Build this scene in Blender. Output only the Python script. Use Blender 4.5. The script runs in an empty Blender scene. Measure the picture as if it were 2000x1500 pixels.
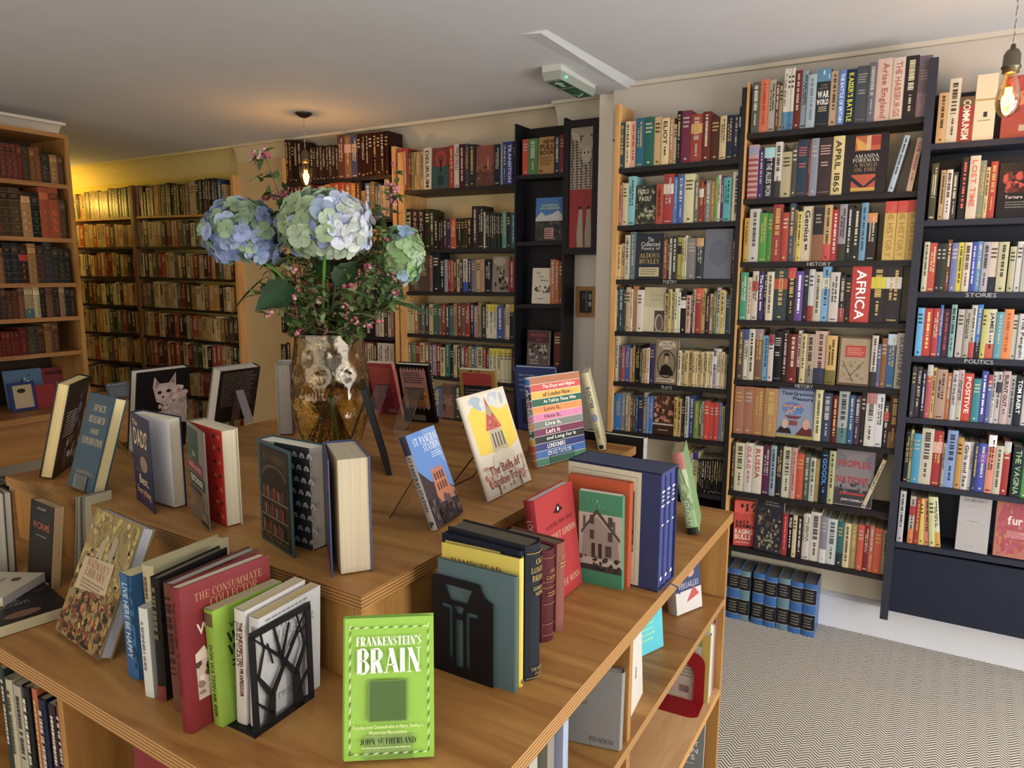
import bpy, math, random
from mathutils import Matrix, Vector
R = math.radians
scene = bpy.context.scene
COLL = scene.collection
H = 1.59                                   # eye height of the photographer

# ---------------------------------------------------------------- camera
F_PX, PITCH, ROLL, YAW = 1380.0, R(8.85), R(0.23), R(30.2)
def camera_axes():
    cp, sp, cr, sr = math.cos(PITCH), math.sin(PITCH), math.cos(ROLL), math.sin(ROLL)
    A = Matrix(((1, 0, 0), (0, -sp, -cp), (0, cp, -sp)))
    M = Matrix(((cr, -sr, 0), (sr, cr, 0), (0, 0, 1))) @ A
    B = Matrix(((math.cos(YAW), -math.sin(YAW), 0), (math.sin(YAW), math.cos(YAW), 0), (0, 0, 1)))
    return B @ M.transposed()              # columns: camera right, down, forward in room axes
AX = camera_axes()
cam_data = bpy.data.cameras.new('camera')
cam = bpy.data.objects.new('camera', cam_data); COLL.objects.link(cam)
cam_data.sensor_width = 36; cam_data.lens = F_PX / 2000 * 36; cam_data.clip_start = 0.02
rt, dn, fw = AX.col[0], AX.col[1], AX.col[2]
mw = Matrix(((rt.x, -dn.x, -fw.x, 0), (rt.y, -dn.y, -fw.y, 0), (rt.z, -dn.z, -fw.z, H), (0, 0, 0, 1)))
cam.matrix_world = mw
scene.camera = cam

# ---------------------------------------------------------------- light and exposure
scene.view_settings.view_transform = 'Standard'; scene.view_settings.look = 'None'
scene.view_settings.gamma = 1; scene.view_settings.exposure = 0.12
scene.view_settings.use_curve_mapping = False
world = bpy.data.worlds.new('sky'); scene.world = world; world.use_nodes = True
wn = world.node_tree.nodes; wl = world.node_tree.links; bg = wn['Background']
bg.inputs[0].default_value = (0.75, 0.85, 1.0, 1); bg.inputs[1].default_value = 1.5
def area(name, loc, rot, sx, sy, power, col):
    l = bpy.data.lights.new(name, 'AREA'); l.shape = 'RECTANGLE'; l.size = sx; l.size_y = sy
    l.energy = power; l.color = col
    o = bpy.data.objects.new(name, l); o.location = loc; o.rotation_euler = rot; COLL.objects.link(o); return o
# daylight through the two shop windows (right wall and street front)
area('daylight_side', (2.32, 1.25, 1.35), (0, R(90), 0), 1.9, 3.3, 96, (0.92, 0.96, 1.0))
area('pavement_bounce', (2.30, 1.25, 0.9), (0, R(118), 0), 0.9, 3.2, 40, (0.95, 0.98, 1.0))
area('daylight_front', (-1.2, -2.02, 1.35), (R(90), 0, 0), 5.6, 1.9, 52, (0.92, 0.96, 1.0))

# ---------------------------------------------------------------- pixel rays -> points on real planes
def ray(x, y): return AX @ Vector(((x - 1000) / F_PX, (y - 750) / F_PX, 1.0))
def hy(x, y, Y): r = ray(x, y); return Vector((r.x * Y / r.y, Y, H + r.z * Y / r.y))
def hx(x, y, X): r = ray(x, y); return Vector((X, r.y * X / r.x, H + r.z * X / r.x))
def hz(x, y, Z): r = ray(x, y); k = (Z - H) / r.z; return Vector((r.x * k, r.y * k, Z))
def hp(x, y, P, off=0.0):                  # point on the upright plane through P that faces the camera
    r = ray(x, y); n = Vector((fw.x, fw.y, 0)).normalized(); d = (Vector((P[0], P[1], 0))).dot(n) + off
    k = d / (r.x * n.x + r.y * n.y); return Vector((r.x * k, r.y * k, H + r.z * k))

# ---------------------------------------------------------------- colour and materials
def lin(c): c /= 255; return c / 12.92 if c <= 0.04045 else ((c + 0.055) / 1.055) ** 2.4
_cc = {}
def col(h):
    if h not in _cc:
        s = ''.join(ch * 2 for ch in h) if len(h) == 3 else h
        _cc[h] = tuple(lin(int(s[i:i + 2], 16)) for i in (0, 2, 4)) + (1.0,)
    return _cc[h]
def mat(name):
    m = bpy.data.materials.new(name); m.use_nodes = True; nt = m.node_tree
    return m, nt, nt.nodes['Principled BSDF'], nt.links
def N(nt, t, **kw):
    n = nt.nodes.new(t)
    for k, v in kw.items(): setattr(n, k, v)
    return n
def col_mat(name, rough, var=0.12, scale=90, metal=0.0, bump=0.0, spec=0.5, coat=0.0, sat=1.0, gam=1.0):
    m, nt, b, L = mat(name)
    a = N(nt, 'ShaderNodeAttribute'); a.attribute_name = 'Col'
    no = N(nt, 'ShaderNodeTexNoise'); no.inputs['Scale'].default_value = scale; no.inputs['Detail'].default_value = 3
    tc = N(nt, 'ShaderNodeTexCoord'); L.new(tc.outputs['Object'], no.inputs['Vector'])
    mr = N(nt, 'ShaderNodeMapRange'); mr.inputs['To Min'].default_value = 1 - var; mr.inputs['To Max'].default_value = 1 + var
    L.new(no.outputs['Fac'], mr.inputs['Value'])
    hs = N(nt, 'ShaderNodeHueSaturation'); hs.inputs['Saturation'].default_value = sat; ga = N(nt, 'ShaderNodeGamma'); ga.inputs['Gamma'].default_value = gam; L.new(a.outputs['Color'], ga.inputs['Color']); L.new(ga.outputs[0], hs.inputs['Color'])
    mx = N(nt, 'ShaderNodeVectorMath', operation='SCALE'); L.new(hs.outputs[0], mx.inputs[0]); L.new(mr.outputs[0], mx.inputs['Scale'])
    L.new(mx.outputs[0], b.inputs['Base Color'])
    b.inputs['Roughness'].default_value = rough; b.inputs['Metallic'].default_value = metal
    b.inputs['Specular IOR Level'].default_value = spec; b.inputs['Coat Weight'].default_value = coat
    if bump:
        bp = N(nt, 'ShaderNodeBump'); bp.inputs['Strength'].default_value = bump; bp.inputs['Distance'].default_value = 0.002
        L.new(no.outputs['Fac'], bp.inputs['Height']); L.new(bp.outputs[0], b.inputs['Normal'])
    return m
M = {}
M['print'] = col_mat('printed_cover', 0.34, 0.07, 60, spec=.22, sat=0.9, gam=1.2)
M['cloth'] = col_mat('cloth_cover', 0.75, 0.16, 400, bump=0.3, spec=.15, sat=0.95, gam=1.18)
M['paint'] = col_mat('painted_surface', 0.5, 0.10, 14, bump=0.15, spec=.25, gam=1.15)
M['plaster'] = col_mat('plaster', 0.85, 0.04, 6, bump=0.12, spec=0.2)
M['metal'] = col_mat('metal', 0.35, 0.05, 60, metal=0.85)
M['card'] = col_mat('matt_card', 0.7, 0.08, 120)
def leafmat(name, rough, trans):
    m = col_mat(name, rough, 0.25, 70)
    nt = m.node_tree; b = nt.nodes['Principled BSDF']; out = [n for n in nt.nodes if n.type == 'OUTPUT_MATERIAL'][0]
    tr = N(nt, 'ShaderNodeBsdfTranslucent'); mx = N(nt, 'ShaderNodeMixShader'); mx.inputs[0].default_value = trans
    src = b.inputs['Base Color'].links[0].from_socket
    nt.links.new(src, tr.inputs['Color']); nt.links.new(b.outputs[0], mx.inputs[1]); nt.links.new(tr.outputs[0], mx.inputs[2])
    nt.links.new(mx.outputs[0], out.inputs['Surface']); return m
M['petal'] = leafmat('petal', 0.6, 0.3); M['leaf'] = leafmat('leaf', 0.45, 0.2)
def page_mat():
    m, nt, b, L = mat('paper_edges')
    a = N(nt, 'ShaderNodeAttribute'); a.attribute_name = 'Col'
    tc = N(nt, 'ShaderNodeTexCoord'); mp = N(nt, 'ShaderNodeMapping'); mp.inputs['Scale'].default_value = (3, 900, 3)
    no = N(nt, 'ShaderNodeTexNoise'); no.inputs['Scale'].default_value = 1.0; no.inputs['Detail'].default_value = 2
    L.new(tc.outputs['Object'], mp.inputs['Vector']); L.new(mp.outputs[0], no.inputs['Vector'])
    mr = N(nt, 'ShaderNodeMapRange'); mr.inputs['From Min'].default_value = .3; mr.inputs['From Max'].default_value = .7
    mr.inputs['To Min'].default_value = .78; mr.inputs['To Max'].default_value = 1.06
    L.new(no.outputs['Fac'], mr.inputs['Value'])
    mx = N(nt, 'ShaderNodeVectorMath', operation='SCALE'); L.new(a.outputs['Color'], mx.inputs[0]); L.new(mr.outputs[0], mx.inputs['Scale'])
    L.new(mx.outputs[0], b.inputs['Base Color']); b.inputs['Roughness'].default_value = 0.9; b.inputs['Specular IOR Level'].default_value = 0.1
    return m
M['pages'] = page_mat()
def wood_mat(name, c1, c2, edge1, edge2, axis=0, rough=0.42, ply=True):
    m, nt, b, L = mat(name)
    tc = N(nt, 'ShaderNodeTexCoord'); mp = N(nt, 'ShaderNodeMapping')
    s = [9, 9, 9]; s[axis] = 1.1; mp.inputs['Scale'].default_value = s
    L.new(tc.outputs['Object'], mp.inputs['Vector'])
    n1 = N(nt, 'ShaderNodeTexNoise'); n1.inputs['Scale'].default_value = 1.6; n1.inputs['Detail'].default_value = 8; n1.inputs['Distortion'].default_value = 1.4
    L.new(mp.outputs[0], n1.inputs['Vector'])
    cr = N(nt, 'ShaderNodeValToRGB'); cr.color_ramp.elements[0].position = .34; cr.color_ramp.elements[1].position = .68
    cr.color_ramp.elements[0].color = col(c1); cr.color_ramp.elements[1].color = col(c2)
    L.new(n1.outputs['Fac'], cr.inputs[0])
    n2 = N(nt, 'ShaderNodeTexNoise'); n2.inputs['Scale'].default_value = 22; n2.inputs['Detail'].default_value = 4
    L.new(mp.outputs[0], n2.inputs['Vector'])
    mr = N(nt, 'ShaderNodeMapRange'); mr.inputs['To Min'].default_value = .86; mr.inputs['To Max'].default_value = 1.14
    L.new(n2.outputs['Fac'], mr.inputs['Value'])
    sc = N(nt, 'ShaderNodeVectorMath', operation='SCALE'); L.new(cr.outputs[0], sc.inputs[0]); L.new(mr.outputs[0], sc.inputs['Scale'])
    last = sc.outputs[0]
    if ply:
        sx = N(nt, 'ShaderNodeSeparateXYZ'); L.new(tc.outputs['Object'], sx.inputs[0])
        mu = N(nt, 'ShaderNodeMath', operation='MULTIPLY'); mu.inputs[1].default_value = 2 * math.pi / 0.006; L.new(sx.outputs['Z'], mu.inputs[0])
        si = N(nt, 'ShaderNodeMath', operation='SINE'); L.new(mu.outputs[0], si.inputs[0])
        er = N(nt, 'ShaderNodeValToRGB'); er.color_ramp.elements[0].position = .25; er.color_ramp.elements[1].position = .6
        er.color_ramp.elements[0].color = col(edge1); er.color_ramp.elements[1].color = col(edge2); L.new(si.outputs[0], er.inputs[0])
        ge = N(nt, 'ShaderNodeNewGeometry'); nz = N(nt, 'ShaderNodeSeparateXYZ'); L.new(ge.outputs['True Normal'], nz.inputs[0])
        ab = N(nt, 'ShaderNodeMath', operation='ABSOLUTE'); L.new(nz.outputs['Z'], ab.inputs[0])
        lt = N(nt, 'ShaderNodeMath', operation='LESS_THAN'); lt.inputs[1].default_value = .5; L.new(ab.outputs[0], lt.inputs[0])
        mx = N(nt, 'ShaderNodeMix', data_type='RGBA'); L.new(lt.outputs[0], mx.inputs[0]); L.new(last, mx.inputs[6]); L.new(er.outputs[0], mx.inputs[7])
        last = mx.outputs[2]
    L.new(last, b.inputs['Base Color']); b.inputs['Roughness'].default_value = rough; b.inputs['Specular IOR Level'].default_value = .3
    bp = N(nt, 'ShaderNodeBump'); bp.inputs['Strength'].default_value = .06; L.new(n2.outputs['Fac'], bp.inputs['Height']); L.new(bp.outputs[0], b.inputs['Normal'])
    return m
M['ply'] = wood_mat('plywood_board', '875a2e', 'ac8048', '80582f', 'b38a54', 0)
M['wood'] = wood_mat('plain_wood', '8a6030', 'ac8048', '', '', 2, ply=False)
M['wood_h'] = wood_mat('plain_wood_level', '8c6038', 'a67844', '', '', 1, ply=False)
M['pine'] = wood_mat('pine_board', 'b78e62', 'cfa97c', 'a5753c', 'cf9f60', 1)
M['post'] = wood_mat('pine_post', 'b88850', 'd3a46a', '', '', 2, ply=False)
def carpet_mat():
    m, nt, b, L = mat('herringbone_carpet')
    tc = N(nt, 'ShaderNodeTexCoord'); mp = N(nt, 'ShaderNodeMapping'); mp.inputs['Rotation'].default_value = (0, 0, R(2))
    L.new(tc.outputs['Object'], mp.inputs['Vector']); s = N(nt, 'ShaderNodeSeparateXYZ'); L.new(mp.outputs[0], s.inputs[0])
    def ma(op, a, bb=None):
        n = N(nt, 'ShaderNodeMath', operation=op)
        for i, v in enumerate((a, bb)):
            if v is None: continue
            if isinstance(v, (int, float)): n.inputs[i].default_value = v
            else: L.new(v, n.inputs[i])
        return n.outputs[0]
    pp = ma('PINGPONG', s.outputs['X'], 0.030)
    v = ma('ADD', s.outputs['Y'], ma('MULTIPLY', pp, 0.95))
    fr = ma('FRACT', ma('DIVIDE', v, 0.0145))
    st = ma('ABSOLUTE', ma('SUBTRACT', fr, 0.5))
    no = N(nt, 'ShaderNodeTexNoise'); no.inputs['Scale'].default_value = 260; no.inputs['Detail'].default_value = 3; L.new(tc.outputs['Object'], no.inputs['Vector'])
    st2 = ma('ADD', st, ma('MULTIPLY', ma('SUBTRACT', no.outputs['Fac'], 0.5), 0.35))
    cr = N(nt, 'ShaderNodeValToRGB'); cr.color_ramp.elements[0].position = .15; cr.color_ramp.elements[1].position = .27
    cr.color_ramp.elements[0].color = col('4a423b'); cr.color_ramp.elements[1].color = col('dcd6cb'); L.new(st2, cr.inputs[0])
    L.new(cr.outputs[0], b.inputs['Base Color']); b.inputs['Roughness'].default_value = .95; b.inputs['Specular IOR Level'].default_value = .1
    bp = N(nt, 'ShaderNodeBump'); bp.inputs['Strength'].default_value = .4; bp.inputs['Distance'].default_value = .003; L.new(st2, bp.inputs['Height']); L.new(bp.outputs[0], b.inputs['Normal'])
    return m
M['carpet'] = carpet_mat()
def glass(name, c, rough=0.0, ior=1.45, dimples=False):
    m, nt, b, L = mat(name)
    b.inputs['Base Color'].default_value = col(c); b.inputs['Transmission Weight'].default_value = 1; b.inputs['Coat Weight'].default_value = .6 if dimples else 0; b.inputs['Coat Roughness'].default_value = .05; b.inputs['Roughness'].default_value = rough; b.inputs['IOR'].default_value = ior
    no = N(nt, 'ShaderNodeTexNoise'); no.inputs['Scale'].default_value = 34 if dimples else 8
    tc = N(nt, 'ShaderNodeTexCoord'); L.new(tc.outputs['Object'], no.inputs['Vector'])
    bp = N(nt, 'ShaderNodeBump'); bp.inputs['Strength'].default_value = .8 if dimples else .03; bp.inputs['Distance'].default_value = .006
    L.new(no.outputs['Fac'], bp.inputs['Height']); L.new(bp.outputs[0], b.inputs['Normal'])
    return m
M['acrylic'] = glass('clear_acrylic', 'f4f6f4', 0.02, 1.3)
M['amber'] = glass('amber_glass', 'eedcb0', 0.02, 1.42, True)
M['water'] = glass('vase_water', 'efe6c8', 0.0, 1.2)
def bulbglass():
    m, nt, b, L = mat('bulb_glass'); out = [n for n in nt.nodes if n.type == 'OUTPUT_MATERIAL'][0]
    t = N(nt, 'ShaderNodeBsdfTransparent'); t.inputs[0].default_value = col('ffdf9a'); g = N(nt, 'ShaderNodeBsdfGlossy'); g.inputs['Roughness'].default_value = .05
    fr = N(nt, 'ShaderNodeLayerWeight'); fr.inputs[0].default_value = .35; mx = N(nt, 'ShaderNodeMixShader')
    no = N(nt, 'ShaderNodeTexNoise'); no.inputs['Scale'].default_value = 5; bp = N(nt, 'ShaderNodeBump'); bp.inputs['Strength'].default_value = .05
    L.new(no.outputs['Fac'], bp.inputs['Height']); L.new(bp.outputs[0], g.inputs['Normal'])
    L.new(fr.outputs['Facing'], mx.inputs[0]); L.new(t.outputs[0], mx.inputs[1]); L.new(g.outputs[0], mx.inputs[2]); L.new(mx.outputs[0], out.inputs['Surface'])
    return m
M['bulb'] = bulbglass()
def emit(name, c, s):
    m, nt, b, L = mat(name); b.inputs['Base Color'].default_value = col(c); b.inputs['Emission Color'].default_value = col(c); b.inputs['Emission Strength'].default_value = s
    no = N(nt, 'ShaderNodeTexNoise'); no.inputs['Scale'].default_value = 40; mr = N(nt, 'ShaderNodeMapRange'); mr.inputs['To Min'].default_value = s * .8; mr.inputs['To Max'].default_value = s * 1.2
    L.new(no.outputs['Fac'], mr.inputs['Value']); L.new(mr.outputs[0], b.inputs['Emission Strength']); return m
M['filament'] = emit('glowing_filament', 'ffb648', 45)
M['led'] = emit('green_indicator', '30ff90', 6)

# ---------------------------------------------------------------- mesh builder
class MB:
    def __init__(s): s.v = []; s.f = []; s.c = []
    def poly(s, pts, c):
        i = len(s.v); s.v += [tuple(p) for p in pts]; s.f.append(tuple(range(i, i + len(pts)))); s.c.append(c)
    def box(s, a, b, c, T=None):
        (x0, y0, z0), (x1, y1, z1) = a, b
        s.hexa([(x0, y0, z0), (x1, y0, z0), (x1, y1, z0), (x0, y1, z0), (x0, y0, z1), (x1, y0, z1), (x1, y1, z1), (x0, y1, z1)], c, T)
    def hexa(s, p, c, T=None):
        if T: p = [T @ Vector(q) for q in p]
        i = len(s.v); s.v += [tuple(q) for q in p]
        for q in ((0, 3, 2, 1), (4, 5, 6, 7), (0, 1, 5, 4), (1, 2, 6, 5), (2, 3, 7, 6), (3, 0, 4, 7)):
            s.f.append(tuple(i + k for k in q)); s.c.append(c)
    def grid(s, rows, c, close=False):       # rows of points -> quads
        i = len(s.v); n = len(rows[0])
        for r in rows: s.v += [tuple(p) for p in r]
        for a in range(len(rows) - 1):
            for k in range(n if close else n - 1):
                k2 = (k + 1) % n
                s.f.append((i + a * n + k, i + a * n + k2, i + (a + 1) * n + k2, i + (a + 1) * n + k)); s.c.append(c if isinstance(c, str) else c(a, k))
    def lathe(s, prof, c, n=24, o=(0, 0, 0)):
        s.grid([[(o[0] + r * math.cos(2 * math.pi * k / n), o[1] + r * math.sin(2 * math.pi * k / n), o[2] + z) for k in range(n)] for r, z in prof], c, True)
    def tube(s, pts, r, c, n=6):
        pts = [Vector(p) for p in pts]; rows = []
        for i, p in enumerate(pts):
            d = (pts[min(i + 1, len(pts) - 1)] - pts[max(i - 1, 0)]).normalized()
            a = d.orthogonal().normalized() if i == 0 else (a - d * a.dot(d)).normalized()
            b = d.cross(a); rr = r[i] if isinstance(r, (list, tuple)) else r
            rows.append([p + (a * math.cos(2 * math.pi * k / n) + b * math.sin(2 * math.pi * k / n)) * rr for k in range(n)])
        s.grid(rows, c, True)
        s.poly(rows[0], c if isinstance(c, str) else '888'); s.poly(rows[-1], c if isinstance(c, str) else '888')
    def build(s, name, m, parent=None, smooth=False, loc=None):
        me = bpy.data.meshes.new(name); me.from_pydata(s.v, [], s.f)
        at = me.color_attributes.new('Col', 'FLOAT_COLOR', 'CORNER'); buf = []
        for f, c in zip(s.f, s.c):
            q = col(c)
            for _ in f: buf.extend(q)
        at.data.foreach_set('color', buf)
        if smooth: me.polygons.foreach_set('use_smooth', [True] * len(me.polygons))
        me.materials.append(M[m] if isinstance(m, str) else m); me.update()
        o = bpy.data.objects.new(name, me); COLL.objects.link(o)
        if parent: o.parent = parent
        if loc is not None: o.location = loc
        return o
def tag(o, label, cat, group=None, kind=None):
    o['label'] = label; o['category'] = cat
    if group: o['group'] = group
    if kind: o['kind'] = kind
    return o
def thing(name, label, cat, loc=(0, 0, 0), rot=(0, 0, 0), group=None):
    o = bpy.data.objects.new(name, None); COLL.objects.link(o); o.location = loc; o.rotation_euler = rot
    o.empty_display_size = .05
    return tag(o, label, cat, group)
def struct(name, mb, m, smooth=False):
    o = mb.build(name, m, smooth=smooth); o['kind'] = 'structure'; return o

# ---------------------------------------------------------------- lettering and cover art
_gl = {}
def glyph(ch, bold):
    k = (ch, bold)
    if k not in _gl:
        cu = bpy.data.curves.new('g', 'FONT'); cu.body = ch; cu.resolution_u = 2; cu.size = 1; cu.offset = 0.016 * bold
        ob = bpy.data.objects.new('g', cu); me = bpy.data.meshes.new_from_object(ob)
        vs = [(v.co.x, v.co.y) for v in me.vertices]; fs = [tuple(p.vertices) for p in me.polygons]
        if ch in 'Il': vs, fs = [(.07, 0), (.15 + .03 * bold, 0), (.15 + .03 * bold, .72), (.07, .72)], [(0, 1, 2, 3)]
        _gl[k] = (vs, fs, max([v[0] for v in vs], default=.25) + .05, min([v[0] for v in vs], default=0))
        bpy.data.objects.remove(ob); bpy.data.curves.remove(cu); bpy.data.meshes.remove(me)
    return _gl[k]
def text(mb, s, fn, c, bold=1, serif=False):
    x = 0; polys = []
    for ch in s:
        if ch == ' ': x += .28; continue
        vs, fs, adv, mn = glyph(ch, bold)
        base = len(polys)
        for f in fs: polys.append([(vs[i][0] - mn + x, vs[i][1]) for i in f])
        x += adv - mn + .02
    if not polys: return
    W = max(p[0] for q in polys for p in q); y0 = min(p[1] for q in polys for p in q); y1 = max(p[1] for q in polys for p in q)
    for q in polys: mb.poly([fn(p[0] / W, (p[1] - y0) / (y1 - y0)) for p in q], c)
def _arc(cx, cy, rx, ry, a0, a1, n=9): return [(cx + rx * math.cos(R(a0 + (a1 - a0) * i / n)), cy + ry * math.sin(R(a0 + (a1 - a0) * i / n))) for i in range(n + 1)]
# thick/thin stroke letters: (width, [(kind, points)...], serifs); kind a = weight follows direction, k = thick, t = thin
def _L():
    sr = lambda x, y, w=.16: (x - w, x + w, y); V = lambda x, y0=0, y1=1: ('k', [(x, y0), (x, y1)]); Hh = lambda x0, x1, y: ('t', [(x0, y), (x1, y)])
    return {'A': (.82, [('t', [(.12, 0), (.4, 1)]), ('k', [(.4, 1), (.72, 0)]), Hh(.2, .6, .33)], [sr(.12, 0, .12), sr(.7, 0)]),
    'B': (.74, [V(.2), ('a', [(.2, 1)] + _arc(.36, .76, .24, .24, 90, -90) + [(.2, .52)]), ('a', [(.2, .52)] + _arc(.38, .26, .27, .26, 90, -90) + [(.2, 0)])], [sr(.2, 0), sr(.2, 1)]),
    'C': (.74, [('a', _arc(.42, .5, .32, .5, 50, 310, 14)), ('t', [(.66, .98), (.66, .68)])], []),
    'D': (.8, [V(.2), ('a', [(.2, 1)] + _arc(.32, .5, .4, .5, 90, -90, 12) + [(.2, 0)])], [sr(.2, 0), sr(.2, 1)]),
    'E': (.68, [V(.2), Hh(.05, .62, .97), Hh(.2, .5, .5), Hh(.05, .64, .03), ('t', [(.61, .97), (.61, .74)]), ('t', [(.63, .03), (.63, .28)]), ('t', [(.5, .4), (.5, .62)])], []),
    'F': (.64, [V(.2), Hh(.05, .6, .97), Hh(.2, .48, .5), ('t', [(.59, .97), (.59, .72)]), ('t', [(.48, .4), (.48, .62)])], [sr(.2, 0)]),
    'G': (.78, [('a', _arc(.42, .5, .32, .5, 50, 300, 14)), ('t', [(.66, .98), (.66, .7)]), V(.62, .05, .42)], [sr(.62, .42, .14)]),
    'H': (.86, [V(.2), V(.66), Hh(.2, .66, .5)], [sr(.2, 0), sr(.2, 1), sr(.66, 0), sr(.66, 1)]), 'I': (.4, [V(.2)], [sr(.2, 0), sr(.2, 1)]),
    'J': (.5, [('a', [(.32, 1), (.32, .2)] + _arc(.2, .2, .12, .18, 0, -180)[1:])], [sr(.32, 1)]),
    'K': (.8, [V(.2), ('t', [(.2, .38), (.64, 1)]), ('k', [(.36, .6), (.68, 0)])], [sr(.2, 0), sr(.2, 1), sr(.66, 0, .12), sr(.64, 1, .1)]),
    'L': (.66, [V(.2), Hh(.05, .62, .03), ('t', [(.61, .03), (.61, .3)])], [sr(.2, 1)]),
    'M': (1.0, [('t', [(.16, 0), (.16, 1)]), ('k', [(.18, 1), (.48, .1)]), ('t', [(.48, .1), (.8, 1)]), V(.8)], [sr(.16, 0, .12), sr(.8, 0, .15), sr(.16, 1, .1), sr(.82, 1, .1)]),
    'N': (.84, [('t', [(.16, 0), (.16, 1)]), ('k', [(.18, 1), (.68, 0)]), ('t', [(.7, 0), (.7, 1)])], [sr(.16, 0, .12), sr(.14, 1, .1), sr(.7, 1, .12)]),
    'O': (.8, [('a', _arc(.4, .5, .32, .5, 0, 360, 20))], []), 'P': (.7, [V(.2), ('a', [(.2, 1)] + _arc(.38, .73, .25, .27, 90, -90) + [(.2, .46)])], [sr(.2, 0), sr(.2, 1)]),
    'Q': (.8, [('a', _arc(.4, .5, .32, .5, 0, 360, 20)), ('k', [(.44, .2), (.66, -.12)])], []),
    'R': (.78, [V(.2), ('a', [(.2, 1)] + _arc(.38, .75, .24, .25, 90, -90) + [(.2, .5)]), ('k', [(.42, .5), (.64, 0)])], [sr(.2, 0), sr(.2, 1), sr(.66, 0, .1)]),
    'S': (.64, [('t', _arc(.32, .77, .2, .21, 40, 160)), ('k', [(.14, .8), (.2, .62), (.42, .42), (.48, .24)]), ('t', _arc(.3, .22, .2, .2, 10, -150)), ('t', [(.5, .98), (.5, .74)]), ('t', [(.1, .02), (.1, .28)])], []),
    'T': (.76, [V(.38), Hh(.06, .7, .97), ('t', [(.07, .97), (.07, .72)]), ('t', [(.69, .97), (.69, .72)])], [sr(.38, 0)]),
    'U': (.82, [('k', [(.2, 1), (.2, .28)]), ('t', _arc(.42, .26, .22, .25, 180, 360)), ('t', [(.64, .26), (.64, 1)])], [sr(.2, 1), sr(.64, 1, .12)]),
    'V': (.8, [('k', [(.14, 1), (.42, 0)]), ('t', [(.42, 0), (.7, 1)])], [sr(.14, 1), sr(.7, 1, .12)]),
    'W': (1.1, [('k', [(.14, 1), (.36, 0)]), ('t', [(.36, 0), (.56, .9)]), ('k', [(.54, 1), (.76, 0)]), ('t', [(.76, 0), (.98, 1)])], [sr(.14, 1), sr(.98, 1, .12), sr(.54, 1, .12)]),
    'X': (.78, [('k', [(.14, 1), (.64, 0)]), ('t', [(.14, 0), (.64, 1)])], [sr(.14, 1), sr(.64, 0), sr(.14, 0, .1), sr(.64, 1, .1)]),
    'Y': (.78, [('k', [(.12, 1), (.4, .48)]), ('t', [(.4, .48), (.66, 1)]), V(.4, 0, .48)], [sr(.12, 1), sr(.66, 1, .1), sr(.4, 0)]),
    'Z': (.66, [Hh(.06, .6, .97), ('k', [(.54, .97), (.12, .03)]), Hh(.06, .6, .03)], []), "'": (.24, [('k', [(.1, 1), (.1, .78)])], []), '.': (.24, [('k', [(.1, .08), (.1, 0)])], [])}
SERIF = _L()
def serif(mb, s, fn, c, fat=.15):
    tw = sum(SERIF.get(ch, (.4,))[0] + .04 for ch in s); x = 0
    for ch in s.upper():
        w, strokes, srf = SERIF.get(ch, (.4, [], [])); th = .055; F_ = lambda p: fn((x + p[0]) / tw, p[1])
        for kd, pts in strokes:
            L, Rr = [], []
            for i, p in enumerate(pts):
                a, b = pts[max(i - 1, 0)], pts[min(i + 1, len(pts) - 1)]; dx, dy = b[0] - a[0], b[1] - a[1]; l = math.hypot(dx, dy) or 1
                k = {'k': fat, 't': th}.get(kd, th + (fat - th) * (abs(dy) / l) ** 2) / 2
                if kd == 'k' or abs(dy) > abs(dx): L.append((p[0] - k, p[1])); Rr.append((p[0] + k, p[1]))
                else: s_ = 1 if dx > 0 else -1; L.append((p[0], p[1] + k * s_)); Rr.append((p[0], p[1] - k * s_))
                if abs(dy) > abs(dx) and dy < 0: L[-1], Rr[-1] = Rr[-1], L[-1]
            for i in range(len(pts) - 1): mb.poly([F_(q) for q in (L[i], Rr[i], Rr[i + 1], L[i + 1])], c)
        for a, b, y in srf: y0 = 0 if y < .5 else (y if y == 1 else y) - .035; mb.poly([F_(q) for q in ((a, y0), (b, y0), (b, y0 + .035), (a, y0 + .035))], c)
        x += w + .04
rnd = random.Random(7)
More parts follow.
